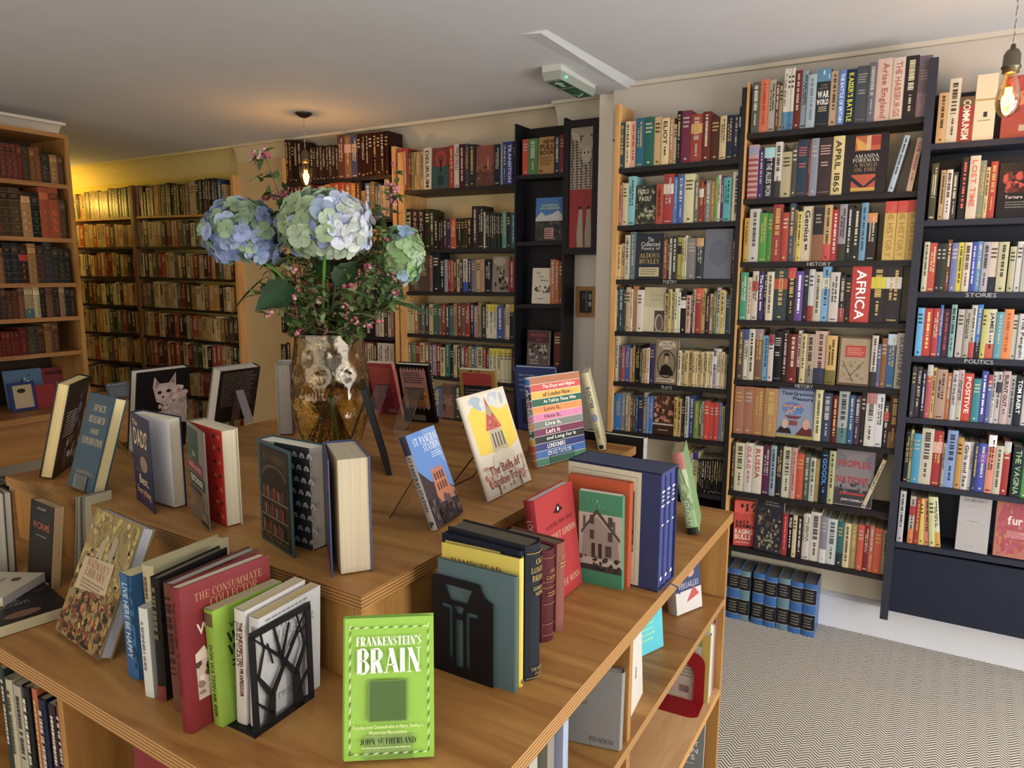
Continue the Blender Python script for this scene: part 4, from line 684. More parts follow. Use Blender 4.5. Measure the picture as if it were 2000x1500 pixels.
ORD = 'zero first second third fourth fifth sixth seventh eighth ninth tenth eleventh twelfth thirteenth fourteenth fifteenth sixteenth seventeenth eighteenth nineteenth twentieth twenty-first twenty-second twenty-third twenty-fourth twenty-fifth twenty-sixth twenty-seventh twenty-eighth twenty-ninth thirtieth'.split()
ARTL = {'paolo': 'dark floral', 'huxley': 'navy poetry', 'spiral': 'grey spiral-embossed', 'craig': 'cream photo-cornered', 'bard': 'sepia portrait', 'nudes': 'brown painted-figures', 'amanda': 'dark flag-art', 'map': 'old map', 'balloon': 'pale blue balloon-print', 'peoples': 'grey nations', 'bull': 'orange-red', 'engrave': 'dark engraved', 'title': 'cream title-page', 'voices': 'coral-red', 'torture': 'black red-blotched', 'impunity': 'plain pale grey', 'fury': 'pink starburst', 'lobster': 'red and teal', 'dunes': 'dusty pink', 'dust': 'grey-brown', 'faces': 'black-and-white faces', 'kraft': 'brown block-lettered', 'alpine': 'blue mountain', 'monkey': 'cream drawing', 'murder': 'dark crime'}
def contrast(h, k=.62):
    a = col(h); l = a[0] * .3 + a[1] * .6 + a[2] * .1; return shade(h, .42) if l > .3 else 'c8bc98' if k < .5 else ['cfc6ae', 'c4a860', 'b8b4ac'][int(l * 1000) % 3]
def spine_ops(sp):
    ops = []; c = sp['c']; band = {}
    txt = None
    for o in sp['o']:
        k, v = o[0], o[1:]
        if k in 'bBm' and v: band[k] = v
        elif k in 'th': txt = (k, v)
        elif k == 's': return list(ART[v])
    q = sp['n'] * 7 + int(sp['X0'] * 1000)
    if 'b' in band: ops.append(('R', 0, .80, 1, 1, band['b']))
    if 'B' in band: ops.append(('R', 0, 0, 1, .3, band['B']))
    if 'm' in band: ops.append(('R', 0, .6, 1, .8, band['m']))
    if sp.get('leather'):
        for v in (.1, .26, .42, .58, .74, .9): ops.append(('R', 0, v, 1, v + .007, '8c6c44'))
        ops.append(('R', .06, .76, .94, .89, shade(c, .72 if q % 2 else 1.25))); ops.append(('G', .2, .79, .8, .87, 2, '94744a'))
        for v in (.16, .32, .48): ops.append(('N', q, 3, .25, v - .03, .75, v + .07, .12, ['84683c', shade(c, 1.3)]))
        return ops
    tall = sp['t'] > .012
    if txt:
        s, cc = (txt[1].split('/') + ['eee'])[:2]; s = s.replace('_', ' ').strip(); cc = cc or 'eee'
        if txt[0] == 't' and s:
            L = min(.88, .56 * len(s) * sp['t'] / sp['h']); L = max(L, .25); ops.append(('V', s, .24, .93 - L, .76, .93, cc, 1))
            if L < .6: ops.append(('g', .4, .2, .62, .88 - L, cc))
        elif txt[0] == 'h': ops.append(('G', .12, .7, .88, .88, 4, cc)); ops.append(('G', .2, .5, .8, .6, 2, cc)); ops.append(('R', .1, .06, .9, .065, cc))
        else: ops.append(('g', .35, .15, .65, .92, cc))
    elif sp['area'] > 300 or sp['t'] > .018:
        cc = contrast(c); m = q % 4
        if m == 0 and tall: ops += [('G', .15, .66, .85, .9, 3, cc), ('E', .5, .08, .15, .02, cc)]
        elif m == 1: ops += [('g', .36, .3, .66, .94, cc), ('E', .5, .07, .14, .018, cc)]
        elif m == 2: ops += [('g', .28, .45, .72, .93, cc), ('g', .42, .12, .6, .38, cc)]
        else: ops += [('g', .55, .4, .75, .92, cc), ('g', .25, .4, .42, .8, cc), ('R', .2, .04, .8, .06, cc)]
    elif sp['area'] > 90: ops.append(('g', .35, .2 + (q % 3) * .1, .65, .9, contrast(c)))
    return ops
def where(sp): return sp['place'] + ' of the ' + sp['case'].where
def nb(s): return None if not s else (('face-out ' + ARTL[f]) if (f := face(s)) else cname(s['c']))
def face(sp): return next((o[1:] for o in sp['o'] if o[0] == 'f'), None)
LAB = {}
def words(s): return len(s.replace('-', ' ').split())
def deep(h):
    s_ = ''.join(ch * 2 for ch in h) if len(h) == 3 else h; r_, g_, b_ = (int(s_[k:k + 2], 16) for k in (0, 2, 4))
    return '%02x%02x%02x' % (int(r_ * .95), int(g_ * .8), int(b_ * .68)) if r_ > 1.9 * g_ and r_ > 1.9 * b_ else h
for _s in SPECS: _s['c'] = deep(_s['c'])
def label_of(sp):
    f = face(sp); L, Rr = nb(sp['l']), nb(sp['r']); sz = []
    kind = 'leather-bound book' if sp.get('leather') else 'book'
    if f: base = 'face-out %s book' % ARTL[f]
    else:
        sz = 'thick' if sp['t'] > .042 else 'slim' if sp['t'] < .018 else ''
        tl = 'tall' if sp['h'] > .245 else 'short' if sp['h'] < .185 else ''
        b = {o[0]: o[1:] for o in sp['o'] if o[0] in 'bBm' and len(o) > 2}
        base = ' '.join(x for x in (tl, sz, cname(sp['c']), kind) if x)
        if b: k = list(b)[0]; base += ' with ' + cname(b[k]) + {'b': ' top', 'B': ' foot', 'm': ' band'}[k]
    if f: c1 = base + ', ' + where(sp)
    else: c1 = base + (' between %s and %s' % (L, Rr) if L and Rr else ' right of %s' % L if L else ' left of %s' % Rr if Rr else '') + ', ' + where(sp)
    pos = ORD[min(sp['n'] + 1, 30)]
    c2 = '%s, %s from left, %s' % (base, pos, where(sp))
    c3 = '%s %s, %s from left, %s' % (cname(sp['c']), 'book', pos, where(sp))
    c4 = '%s book, %s from left, %s' % (cname(sp['c']), pos, sp['place'] + ', ' + sp['case'].where)
    for c in (c1, c2, c3, c4):
        if len(c.split()) <= 15 and c not in LAB: LAB[c] = 1; return c
    LAB[c4] = 1; return c4
N_THINGS = 238
books = [s for s in SPECS if not s.get('leather')]
order = sorted(books, key=lambda s: -s['area'])
individual = set(id(s) for s in order[:N_THINGS]) | set(id(s) for s in SPECS if s.get('leather'))
mass = MB()
for sp in SPECS:
    f = face(sp); big = id(sp) in individual; lean = next((float(o[1:]) for o in sp['o'] if o[0] == 'l' and len(o) > 1), 0)
    page = ['b8ac90', 'c4baa0', 'a89c84', 'ccc4b0'][sp['n'] % 4]
    if f:
        w, t = sp['t'], min(.028, .014 + sp['t'] * .08); th = {'impunity': 8, 'fury': 9, 'bull': 5, 'engrave': 6, 'monkey': 4}.get(f, 3)
        args = dict(px=sp['X0'] + .001, py=sp['Y'] + .01, z0=sp['z'], yaw={'bull': 14, 'engrave': -8, 'impunity': -3}.get(f, 0), tilt=th, w=w - .002, t=t, h=sp['h'], front=sp['c'], art=ART[f])
    elif sp.get('leather'):
        args = dict(px=sp['Y'], py=sp['X1'] - .0004, z0=sp['z'], yaw=180, tilt=0, w=sp['d'] - .03 + .02 * math.sin(sp['n'] * 2.1), t=sp['t'] - .0008, h=sp['h'], front=sp['c'], sart=spine_ops(sp))
    else:
        tk = sp['t'] - .0006; hh = sp['h'] / (math.cos(R(lean)) if lean else 1)
        if lean: tk = min(tk, .02)
        args = dict(px=sp['X1'] - .0003 - (abs(math.sin(R(lean))) * sp['h'] if lean < 0 else 0), py=sp['Y'] + .004 + .006 * abs(math.sin(sp['n'] * 1.7 + sp['X0'] * 9)), z0=sp['z'], yaw=90, tilt=lean, w=sp['d'] - .012, t=tk, h=hh, front=sp['c'], sart=spine_ops(sp))
    if big:
        lb = label_of(sp)
        book(label=lb, page=page, group=('leather-bound books on the %s' if sp.get('leather') else 'books on the %s') % where(sp), name='leather_bound_book' if sp.get('leather') else 'book', mtl='cloth' if sp.get('leather') else 'print', bulge=.003 if sp.get('leather') else .0014, **args)
    else:
        ti, ya = R(args['tilt']), R(args['yaw']); piv = args['t'] if ti > 0 else 0
        cv, pg = book_geo(args['w'], args['t'], args['h'], args['front'], args['front'], args['front'], page, args.get('art', ()), args.get('sart', ()), (), 0, 0, piv, None, .001)
        T = Matrix.Translation((args['px'] - piv * math.sin(ya), args['py'] + piv * math.cos(ya), args['z0'])) @ Matrix.Rotation(ya, 4, 'Z') @ Matrix.Rotation(-ti, 4, 'X')
        for q in (cv, pg):
            o = len(mass.v); mass.v += [tuple(T @ Vector(p)) for p in q.v]; mass.f += [tuple(i + o for i in fc) for fc in q.f]; mass.c += q.c
o = mass.build('packed_paperbacks', 'print'); tag(o, 'packed rows of small old paperbacks filling the far shelves of the wall bookcases', 'books', kind='stuff')

# ================================================================ THE DISPLAY TABLE
ZL, ZU = H - .68, H - .515
def slab(name, pts, z1, th, m, parent):
    b = MB(); b.hexa([(x, y, z1 - th) for x, y in pts] + [(x, y, z1) for x, y in pts], '888'); return b.build(name, m, parent)
tb = thing('display_unit', 'large low wooden display unit with open cubbies, centre of the shop floor', 'table', (0, 0, 0))
low = [(-.45, .537), (-.434, 2.03), (-2.43, 2.10), (-2.448, .603)]
slab('worktop', [low[3], low[0], low[1], low[2]], ZL, .03, 'ply', tb)
z2, z3, z4 = H - .93, H - 1.22, .08
zq = .57
for z in (z2, z3, z4):
    slab('shelf', [(-.82, .56), (-.447, .555), (-.438, 1.99), (-.81, 1.99)], z, .022, 'ply' if z > .6 else 'pine' if z > .3 else 'ply', tb)
for z in (zq, .30, z4): slab('shelf', [(-2.43, .62), (-.83, .567), (-.83, .90), (-2.43, .93)], z, .02, 'ply', tb)
def panel(name, a, b, m='wood', parent=None): q = MB(); q.box(a, b, '888'); return q.build(name, m, parent or tb)
panel('end_panel', (-.82, 1.991, 0), (-.4385, 2.010, ZL - .031))
panel('divider', (-.82, 1.235, 0), (-.448, 1.253, ZL - .031))
panel('divider', (-.82, .545, 0), (-.452, .563, ZL - .031))
for x in (-2.42, -1.85, -1.285): panel('divider', (x, .585 + (-.45 - x) * .012, 0), (x + .018, .92, ZL - .031))
panel('core_panel', (-.838, .58, 0), (-.822, 1.99, ZL - .031)); panel('core_panel', (-2.42, .935, 0), (-.84, .95, ZL - .031))
up = [(-.749, .806), (-.724, 1.994), (-1.970, 2.046), (-1.995, .858)]
pl = thing('display_plinth', 'raised wooden plinth on the display unit, holding vase and stood books', 'plinth', (0, 0, 0))
slab('plinth_top', [up[3], up[0], up[1], up[2]], ZU, .024, 'ply', pl)
def riser(a, b, th=.016):
    a, b = Vector((*a, 0)), Vector((*b, 0)); n = (b - a).normalized(); n = Vector((-n.y, n.x, 0)) * th; q = MB()
    q.hexa([(p.x, p.y, z) for z in (ZL + .0005, ZU - .0245) for p in (a, b, b + n, a + n)], '888'); q.build('riser_panel', 'wood', pl)
ins = .012
u = [(up[0][0] - ins, up[0][1] + ins), (up[1][0] - ins, up[1][1] - ins), (up[2][0] + ins, up[2][1] - ins), (up[3][0] + ins, up[3][1] + ins)]
riser(u[3], (u[0][0] - .017, u[0][1])); riser(u[0], u[1]); riser(u[1], u[2]); riser(u[2], u[3])

# ---------------------------------------------------------------- stands
def lt(loc, yaw, tilt): return Matrix.Translation(loc) @ Matrix.Rotation(R(yaw), 4, 'Z') @ Matrix.Rotation(R(-tilt), 4, 'X')
def stand(px, py, z0, yaw, tilt, w, t, h, label, m='acrylic', c='ddd', k=.5, legx=.10, wire=False, group='clear book stands on the display plinth'):
    """a bent book stand: back plate, lip under and before the book, rear leg. tilt < 0: built mirrored, leg on the near side"""
    s = 1 if tilt >= 0 else -1; ya = R(yaw); piv = t if tilt > 0 else 0
    loc = Vector((px - piv * math.sin(ya), py + piv * math.cos(ya), z0)); root = thing('book_stand', label, 'book stand', loc, (0, 0, ya), group)
    T = Matrix.Rotation(R(-tilt), 4, 'X'); yb = (t - piv + .0015) if s > 0 else -.0015; yf = (-piv - .0015) if s > 0 else t + .0015
    x0, x1 = w * (.5 - k / 2), w * (.5 + k / 2); th = .002
    if wire:
        q = MB(); r = .0016
        for x in (x0, x1): q.tube([T @ Vector((x, yf - s * .002, .025)), T @ Vector((x, yf - s * .003, .0035)), T @ Vector((x, yb + s * .002, .0035)), T @ Vector((x, yb + s * .002, h * .55))], r, c)
        q.tube([T @ Vector((x0, yb + s * .002, h * .55)), T @ Vector((x1, yb + s * .002, h * .55))], r, c); q.build('wire_frame', m, root)
        q = MB(); p = T @ Vector((x0, yb + s * .002, h * .5)); p2 = T @ Vector((x1, yb + s * .002, h * .5))
        q.tube([p, (x0, p.y + s * legx, .002), (x1, p.y + s * legx, .002), p2], r, c); q.build('rear_leg', m, root); return
    q = MB(); a, b = sorted((yb, yb + s * th)); q.box((x0, a, .001), (x1, b, h * .6), c, T); q.build('back_plate', m, root)
    q = MB(); a, b = sorted((yf, yf - s * th)); q.box((x0, a, .001), (x1, b, .034), c, T); q.build('lip', m, root)
    q = MB(); p = T @ Vector((0, yb + s * th, h * .6)); e = Vector((0, p.y + s * legx, .001)); d = s * th
    q.hexa([(x0, e.y, e.z), (x1, e.y, e.z), (x1, e.y + d, e.z), (x0, e.y + d, e.z), (x0, p.y, p.z), (x1, p.y, p.z), (x1, p.y + d, p.z), (x0, p.y + d, p.z)], c); q.build('rear_leg', m, root)

# ---------------------------------------------------------------- books on the plinth
GP, GL = 'books displayed on the plinth', 'books on the lower worktop'
book(-1.860, .903, ZU, 134.7, -14, .158, .030, .246, '242224', 'black hardback leaning with its cream page edges to the camera, plinth corner', page='d4c08c', sr=1, group=GP,
     art=[('N', 31, 26, .35, .25, .98, .97, .12, ['3c3840', '54505c', '2c2c34', '6c6870']), ('N', 32, 20, .3, .05, .98, .4, .13, ['7c6048', '8c7058', '5c4434', 'a8b0c0']), ('G', .1, .42, .6, .7, 9, 'b0aca8')])
book(-1.752, .881, ZU, -5.4, 17.7, .127, .029, .228, '34566c', 'dust-jacketed blue hardback about space research, on a clear stand', page='d8c898', group=GP, spine='2c4c60',
     art=[('R', .06, .0, .985, .985, '38586c'), ('S', 'SPACE', .3, .82, .78, .89, 'c4b48c'), ('S', 'RESEARCH', .22, .7, .84, .77, 'c4b48c'), ('S', 'AND', .38, .585, .7, .64, 'c4b48c'), ('S', 'EXPLORATION', .14, .47, .94, .54, 'c4b48c'), ('T', 'D.R.BATES.F.R.S.', .2, .16, .86, .2, '9c8c6c')])
stand(-1.752, .881, ZU, -5.4, 17.7, .127, .029, .228, 'clear acrylic stand holding the blue space research book')
book(-1.914, 1.148, ZU, 87.6, -11.9, .160, .033, .246, '1c1a1a', 'tall black hardback with a pale fluffy cat photo on its back', page='c4bcb0', sr=1, group=GP,
     art=[('P', [(.38, .62), (.3, .8), (.32, .93), (.42, .84), (.6, .84), (.72, .96), (.74, .8), (.95, .68), (.99, .5), (.99, .3), (.6, .38), (.5, .58)], 'a8958c'), ('P', [(.34, .78), (.36, .9), (.42, .83)], '8a7068'), ('P', [(.62, .85), (.71, .93), (.71, .82)], '8a7068'), ('N', 33, 40, .42, .4, .98, .8, .08, ['b09c92', '9c8880', 'bcaca4', '8c7a74']), ('E', .5, .72, .13, .09, 'b4a096'), ('E', .43, .73, .04, .022, '2c2422'), ('E', .6, .74, .045, .022, '2c2422'), ('E', .5, .67, .025, .015, '4c3c38'), ('S', 'MY BELOVED MONSTER', .12, .44, .82, .49, 'd0c8c0'), ('G', .2, .1, .75, .4, 9, '7c7670')])
book(-2.080, 1.54, ZU, 88, -16.3, .160, .044, .195, '3c342e', 'grey-brown hardback shown from its back with rows of small print', page='c8c4bc', sr=1, group=GP,
     art=[('G', .08, .3, .94, .95, 16, '8c8078')], back='a8a8a8')
stand(-2.080, 1.54, ZU, 88, -16.3, .160, .044, .195, 'grey metal easel leg propping the grey-brown hardback', m='metal', c='8c8c90', k=.2, legx=.05)
book(-1.848, 1.635, ZU, -48, 0, .13, .045, .228, 'c8ccd4', 'white hardback standing open-edged directly behind the vase', page='b8b4ac', group=GP, back='6c6460')
book(-1.536, .924, ZU, -2.2, 0, .144, .030, .204, '262c54', 'navy hardback of dad lore with its front board swung half open', page='d8d0bc', group=GP, leaf=(16, 'd0d0d4', [('R', .05, .02, .99, .98, 'ccccd0')],
     [('T', 'The', .12, .88, .38, .94, 'c8b894'), ('T', "DADS'", .14, .66, .88, .86, 'c8b894'), ('T', 'Book', .55, .6, .85, .66, '6a6458'), ('E', .6, .48, .2, .09, '8c7c68'), ('T', 'Best.', .3, .24, .8, .34, 'c8b894'), ('T', 'Everything', .15, .1, .88, .2, 'c09c78'), ('T', 'INTERESTING', .16, .37, .5, .4, '7c7264')]))
book(-1.342, .929, ZU, -11.5, 0, .150, .035, .204, '7c736c', 'quiz book for readers, board ajar showing red patterned endpaper', page='ccc2a8', group=GP, leaf=(12, 'c8c0b8', [('R', .02, .01, .99, .99, 'b4281c')] + [('R', x, y, x + .06, y + .035, c) for i, y in enumerate([.08, .22, .36, .5, .64, .78, .9]) for x, c in ((.72, 'd09040' if i % 2 else '2c2020'), (.86, '2c2020' if i % 2 else 'c87838'))],
     [('R', 0, .72, .62, .96, '2e4c44'), ('P', [(0, .64), (.6, .62), (.6, .74), (0, .76)], '2c5046'), ('T', 'The', .26, .67, .4, .72, 'c4bc9c'), ('P', [(0, .5), (.8, .5), (.8, .62), (0, .62)], '74242c'), ('T', "BOOK LOVER'S", .04, .53, .76, .59, 'c88c88'), ('P', [(0, .36), (.88, .37), (.88, .49), (0, .48)], '2c4640'), ('T', 'QUIZ BOOK', .1, .385, .8, .465, 'd4ccb0'), ('R', .0, .29, .68, .34, '5c2c34'), ('R', 0, .18, .74, .26, '8c6c3c'), ('G', .05, .2, .7, .24, 1, '5c4828'), ('R', .65, .06, .95, .14, '8c8078'), ('R', .6, .02, .98, .05, '28302c')]), back='c4bcac')
ex_shelf = []
for i, v in enumerate((.47, .3, .13)):
    ex_shelf += [('R', .14 + .066 * j, v, .14 + .066 * j + .05, v + .09 + .03 * ((j * 7 + i * 3) % 4) / 3, ['7c3c2c', '50403c', '8c5838', '3c4c50', '6c3430'][(j + i) % 5]) for j in range(10)] + [('R', .1, v - .016, .9, v - .006, '8c7c68')]
fans = []
for i in range(8):
    for j in range(3):
        cx, cy = .68 + .14 * j + (.07 if i % 2 else 0), .06 + .12 * i
        fans.append(('P', [(cx + .05 * math.cos(a * math.pi / 6), cy + .05 * math.sin(a * math.pi / 6)) for a in range(7)], 'b4b4b4'))
        fans += [('L', cx, cy, cx + .047 * math.cos(a * math.pi / 6), cy + .047 * math.sin(a * math.pi / 6), .003, '50545c') for a in (1, 2, 3, 4, 5)]
book(-1.093, .904, ZU, -1.3, 0, .142, .036, .200, '3c5a60', 'teal hardback with bookshelf cover standing ajar over black fan endpaper', page='ccc8bc', group=GP, leaf=(16, '44484c', [('R', .3, .01, .97, .99, '23262a'), ('R', .97, .0, .985, 1, '9a9a98')] + fans,
     [('R', .07, .03, .94, .97, '2c2a28'), ('R', .1, .05, .91, .95, '3a332c'), ('S', 'EX LIBRIS', .18, .83, .84, .9, '6c5c44'), ('E', .5, .68, .36, .12, '5c4c3a'), ('E', .5, .68, .31, .095, '302a26'), ('R', .12, .56, .88, .68, '302a26')] + ex_shelf + [('T', 'ANNE FADIMAN', .16, .055, .86, .1, '6c5c48')]))
book(-.937, .924, ZU, -37.1, 0, .132, .057, .208, '4a5480', 'thick blue-bound book standing open fan-wise with ragged cream page edges', page='b4a890', group=GP, art=[('R', .02, .01, .98, .99, '443c58'), ('N', 41, 60, .05, .03, .97, .97, .1, ['6c3c4c', '54506c', '8c4440', '3c4060'])], leaf=(5, 'c8b8a8', [], [('R', .02, .01, .98, .99, '443c58'), ('N', 41, 60, .05, .03, .97, .97, .1, ['6c3c4c', '54506c', '8c4440', '3c4060'])]))
book(-1.733, 1.982, ZU, 11.9, -20.6, .102, .020, .212, 'b0285c', 'small pink paperback showing its back cover, on a clear stand', page='c8bca4', hard=0, sr=1, group=GP, spine='e08878',
     art=[('P', [(0, 1), (.98, 1), (.98, .6), (0, .75)], 'b4364c'), ('G', .08, .36, .92, .93, 12, 'c8804c'), ('R', .5, .04, .8, .12, 'c49894')], sart=[('g', .3, .1, .7, .9, 'c04060')])
stand(-1.733, 1.982, ZU, 11.9, -20.6, .102, .020, .212, 'clear acrylic stand propping the small pink paperback')
book(-1.563, 1.932, ZU, 9.4, -15.8, .123, .025, .217, '1c1818', 'black hardback with jagged orange panel of text, back cover out', page='ccc4b4', sr=1, group=GP,
     art=[('P', [(.1, .96 if i % 2 else .9) if i == 0 else (.1 + .8 * i / 16, .965 if i % 2 else .9) for i in range(17)] + [(.9, .3)] + [(.9 - .8 * i / 12, .22 if i % 2 else .27) for i in range(13)], 'b4847c'), ('R', .1, .3, .9, .56, 'c88c44'), ('G', .18, .68, .84, .88, 5, '3c2c28'), ('G', .18, .4, .84, .62, 5, '3c2c28'), ('R', .3, .03, .7, .13, 'a89c94')], sart=[('g', .3, .1, .7, .9, 'b8a088')])
stand(-1.563, 1.932, ZU, 9.4, -15.8, .123, .025, .217, 'clear acrylic stand propping the black and orange hardback')
leop = [('N', 43, 90, .01, .01, .99, .99, .03, ['241c18', '3c2c20'])]
book(-1.366, 2.012, ZU, 10.6, -12, .130, .020, .198, 'a8843c', 'leopard-print bordered paperback half hidden by the church tower book', page='ccc4b4', hard=0, sr=1, group=GP, art=leop + [('R', .1, .72, .9, .94, 'a83430'), ('R', .1, .06, .9, .72, '38343a'), ('G', .14, .1, .86, .66, 10, '8c8480')])
stand(-1.366, 2.012, ZU, 10.6, -12, .130, .020, .198, 'black wire stand under the leopard-print paperback', m='metal', c='333', wire=True, legx=.06)
book(-.812, 1.102, ZU, 98, 20.9, .118, .016, .199, '4c4044', 'station guide with red gothic clock tower under blue sky, stood on plinth', page='ccc4b4', hard=0, group=GP, spine='b8b0a8',
     art=[('P', [(0, .999), (.999, .999), (.999, .3), (.6, .42), (.3, .46), (0, .62)], '5a84bc'), ('P', [(.5, .999), (.999, .999), (.999, .55), (.8, .7)], '7494c0'), ('S', 'St PANCRAS', .14, .86, .96, .94, 'dcdce0'), ('S', 'STATION', .4, .77, .96, .85, 'dcdce0'), ('G', .6, .68, .97, .75, 3, 'b8c4d4'),
          ('P', [(.34, .3), (.4, .58), (.46, .6), (.52, .55), (.6, .6), (.66, .56), (.74, .6), (.8, .5), (.84, .34), (.98, .28), (.98, .2), (.4, .22)], 'b07458')] + [('R', .44 + .09 * i, .34 + .11 * j, .49 + .09 * i, .42 + .11 * j, '6c4038') for i in range(4) for j in range(2)] + [('N', 44, 50, .02, .02, .98, .3, .08, ['584a4c', '443a40', '685858', '7c6460'])],
     sart=[('R', 0, .8, 1, 1, '4c4858'), ('V', 'ST PANCRAS STATION', .25, .2, .75, .78, '54504c'), ('T', 'P', .2, .03, .8, .09, '222')])
stand(-.812, 1.102, ZU, 98, 20.9, .118, .016, .199, 'clear acrylic stand under the station guide', legx=.07)
book(-.821, 1.314, ZU, 90.7, 20, .201, .008, .247, 'cabfb0', 'large yellow picture book of a red church tower in a plastic sleeve', page='ccc4b4', hard=0, group=GP,
     art=[('R', .03, .03, .98, .98, 'd0c8b8'), ('N', 45, 16, .05, .82, .97, .97, .12, ['b0b8c0', 'a4b0b8', 'c4c8c4']), ('P', [(.08, .42), (.06, .8), (.2, .88), (.4, .8), (.6, .85), (.78, .78), (.96, .82), (.97, .45), (.7, .38), (.4, .4)], 'd8c044'), ('P', [(.34, .62), (.46, .8), (.5, .95), (.56, .82), (.7, .62)], 'b4584c'), ('P', [(.45, .78), (.5, .88), (.58, .78), (.52, .74)], 'a89c8c'), ('N', 46, 22, .38, .63, .66, .72, .03, ['a04840', 'c87868']), ('P', [(.4, .62), (.66, .62), (.72, .4), (.36, .4)], 'b8ac98')] +
         [('R', .43 + .07 * i, .44, .46 + .07 * i, .58, '6c6454') for i in range(4)] + [('P', [(.3, .36), (.52, .42), (.8, .36), (.8, .3), (.3, .3)], 'c8c0ac'), ('N', 47, 60, .04, .04, .97, .3, .06, ['b8988c', 'a8a890', 'c0b09c', 'b87c74', 'c8c0a8']), ('T', 'The Bells of', .16, .2, .86, .29, '8c3c38'), ('T', 'London Town', .1, .09, .9, .18, 'a04840')])
stand(-.821, 1.314, ZU, 90.7, 20, .201, .008, .247, 'dark wire stand under the yellow church tower book', m='metal', c='432', wire=True, legx=.09)
bands = ['a86c48', 'c04438', 'd0a838', '2c6850', 'd08838', 'c87ca0', '808480', '7c3058', '34383c', '34407c', '2c68a8', '50806c']
la = []
for i, c in enumerate(bands):
    v1 = .995 - i * .083; la += [('R', 0, v1 - .076, 1, v1, c)]
for i, s in enumerate(['The Days and Nights', 'of London Now -', 'As Told by Those Who', 'Love It,', 'Hate It,', 'Live It,', 'Left It', 'and Long for It', 'LONDONERS', 'CRAIG TAYLOR']):
    v1 = .995 - (i + 1) * .083; L = .04 * len(s); la.append(('T', s, .22, v1 - .062, min(.22 + L, .88), v1 - .012, 'e8e4dc' if i not in (1, 3, 4) else '7c4440'))
book(-.864, 1.622, ZU, 73.1, 7.7, .196, .021, .242, 'c8c4bc', 'hardback with a cover of rainbow stripes about city people', page='ccc4b4', group=GP, art=la, sart=[('R', 0, v, 1, v + .07, bands[int(v * 11) % 12]) for v in [k * .083 for k in range(12)]] + [('V', 'LONDONERS', .25, .3, .75, .92, 'ddd')])
stand(-.864, 1.622, ZU, 73.1, 7.7, .196, .021, .242, 'clear acrylic stand behind the rainbow striped hardback', legx=.05)
book(-1.149, 2.020, ZU, 10.2, -12.5, .137, .020, .223, '34487c', 'blue hardback partly hidden behind the rainbow striped book', page='d0ccc8', sr=1, group=GP, art=[('T', 'Heart of London', .1, .86, .5, .9, 'a0a8c0'), ('G', .1, .6, .5, .84, 3, '7080ac'), ('R', .12, .1, .4, .5, '2c3454')])
P = hz(1184, 881, ZU)
book(P.x, P.y, ZU, 112, 14, .13, .022, .235, 'b8b08c', 'cream spined walking guide leaning beside the rainbow striped book', page='ccc4b4', group=GP, sart=[('V', 'ROUTES', .25, .55, .75, .82, '5c6074'), ('E', .5, .42, .35, .05, '8088a0'), ('R', .2, .02, .8, .07, '28302c'), ('g', .35, .12, .6, .34, '8c8468')])
# ---------------------------------------------------------------- right half of the lower worktop
face_ops = [('R', .27, .27, .7, .56, '6c8c44'), ('R', .285, .277, .685, .553, '54703a')]
rope = [('L', x + dx, y, x + dx2, y2, .004, c) for i in range(22) for x, y, y2, dx, dx2 in ((.05, .04 + i * .042, .07 + i * .042, 0, .02), (.93, .04 + i * .042, .07 + i * .042, 0, .02)) for c in (['2c4020', 'e0e4d0'][i % 2],)] + [('L', .06 + i * .055, y, .1 + i * .055, y + .008, .003, ['2c4020', 'e0e4d0'][i % 2]) for i in range(16) for y in (.045, .93)]
book(-.650, .655, ZL, 35.4, 15.8, .125, .022, .193, '90bc3c', 'bright green small hardback with rope border, standing alone nearest the camera', page='b0aca4', group=GL,
     art=rope + [('S', "FRANKENSTEIN'S", .13, .805, .87, .87, 'e4e4dc', .26), ('S', 'BRAIN', .13, .61, .87, .785, 'e4e4dc', .27)] + face_ops + [('T', "Puzzles and Conundrums in Mary Shelley's", .1, .215, .88, .25, 'c8d49c'), ('T', 'Monstrous Masterpiece', .28, .175, .7, .21, 'c8d49c'), ('S', 'JOHN SUTHERLAND', .18, .115, .8, .155, '243018', .22), ('G', .2, .085, .8, .1, 1, 'c8d49c')])
stand(-.650, .655, ZL, 35.4, 15.8, .125, .022, .193, 'clear acrylic stand under the bright green small hardback', k=.55, group=None)
book(-.684, .926, ZL, .4, 0, .151, .006, .201, '5f7478', 'thin grey-green board book at front of the right-hand row', page='b8b4a8', sr=1, group=GL, mtl='cloth')
book(-.684, .938, ZL, 2.2, 0, .150, .013, .225, 'c8b850', 'yellow jacketed book lettered for a hill village, behind grey-green one', page='a89c88', sr=1, group=GL, art=[('S', 'HAMPSTEAD', .12, .84, .78, .9, '8c4430'), ('G', .2, .7, .7, .8, 2, '8c4430')], sart=[('E', .5, .04, .3, .02, '7c6c34')])
book(-.697, .957, ZL, -2, 0, .158, .012, .234, '22263a', 'dark navy board edge standing behind the yellow jacketed book', page='6c6458', sr=1, group=GL, mtl='cloth')
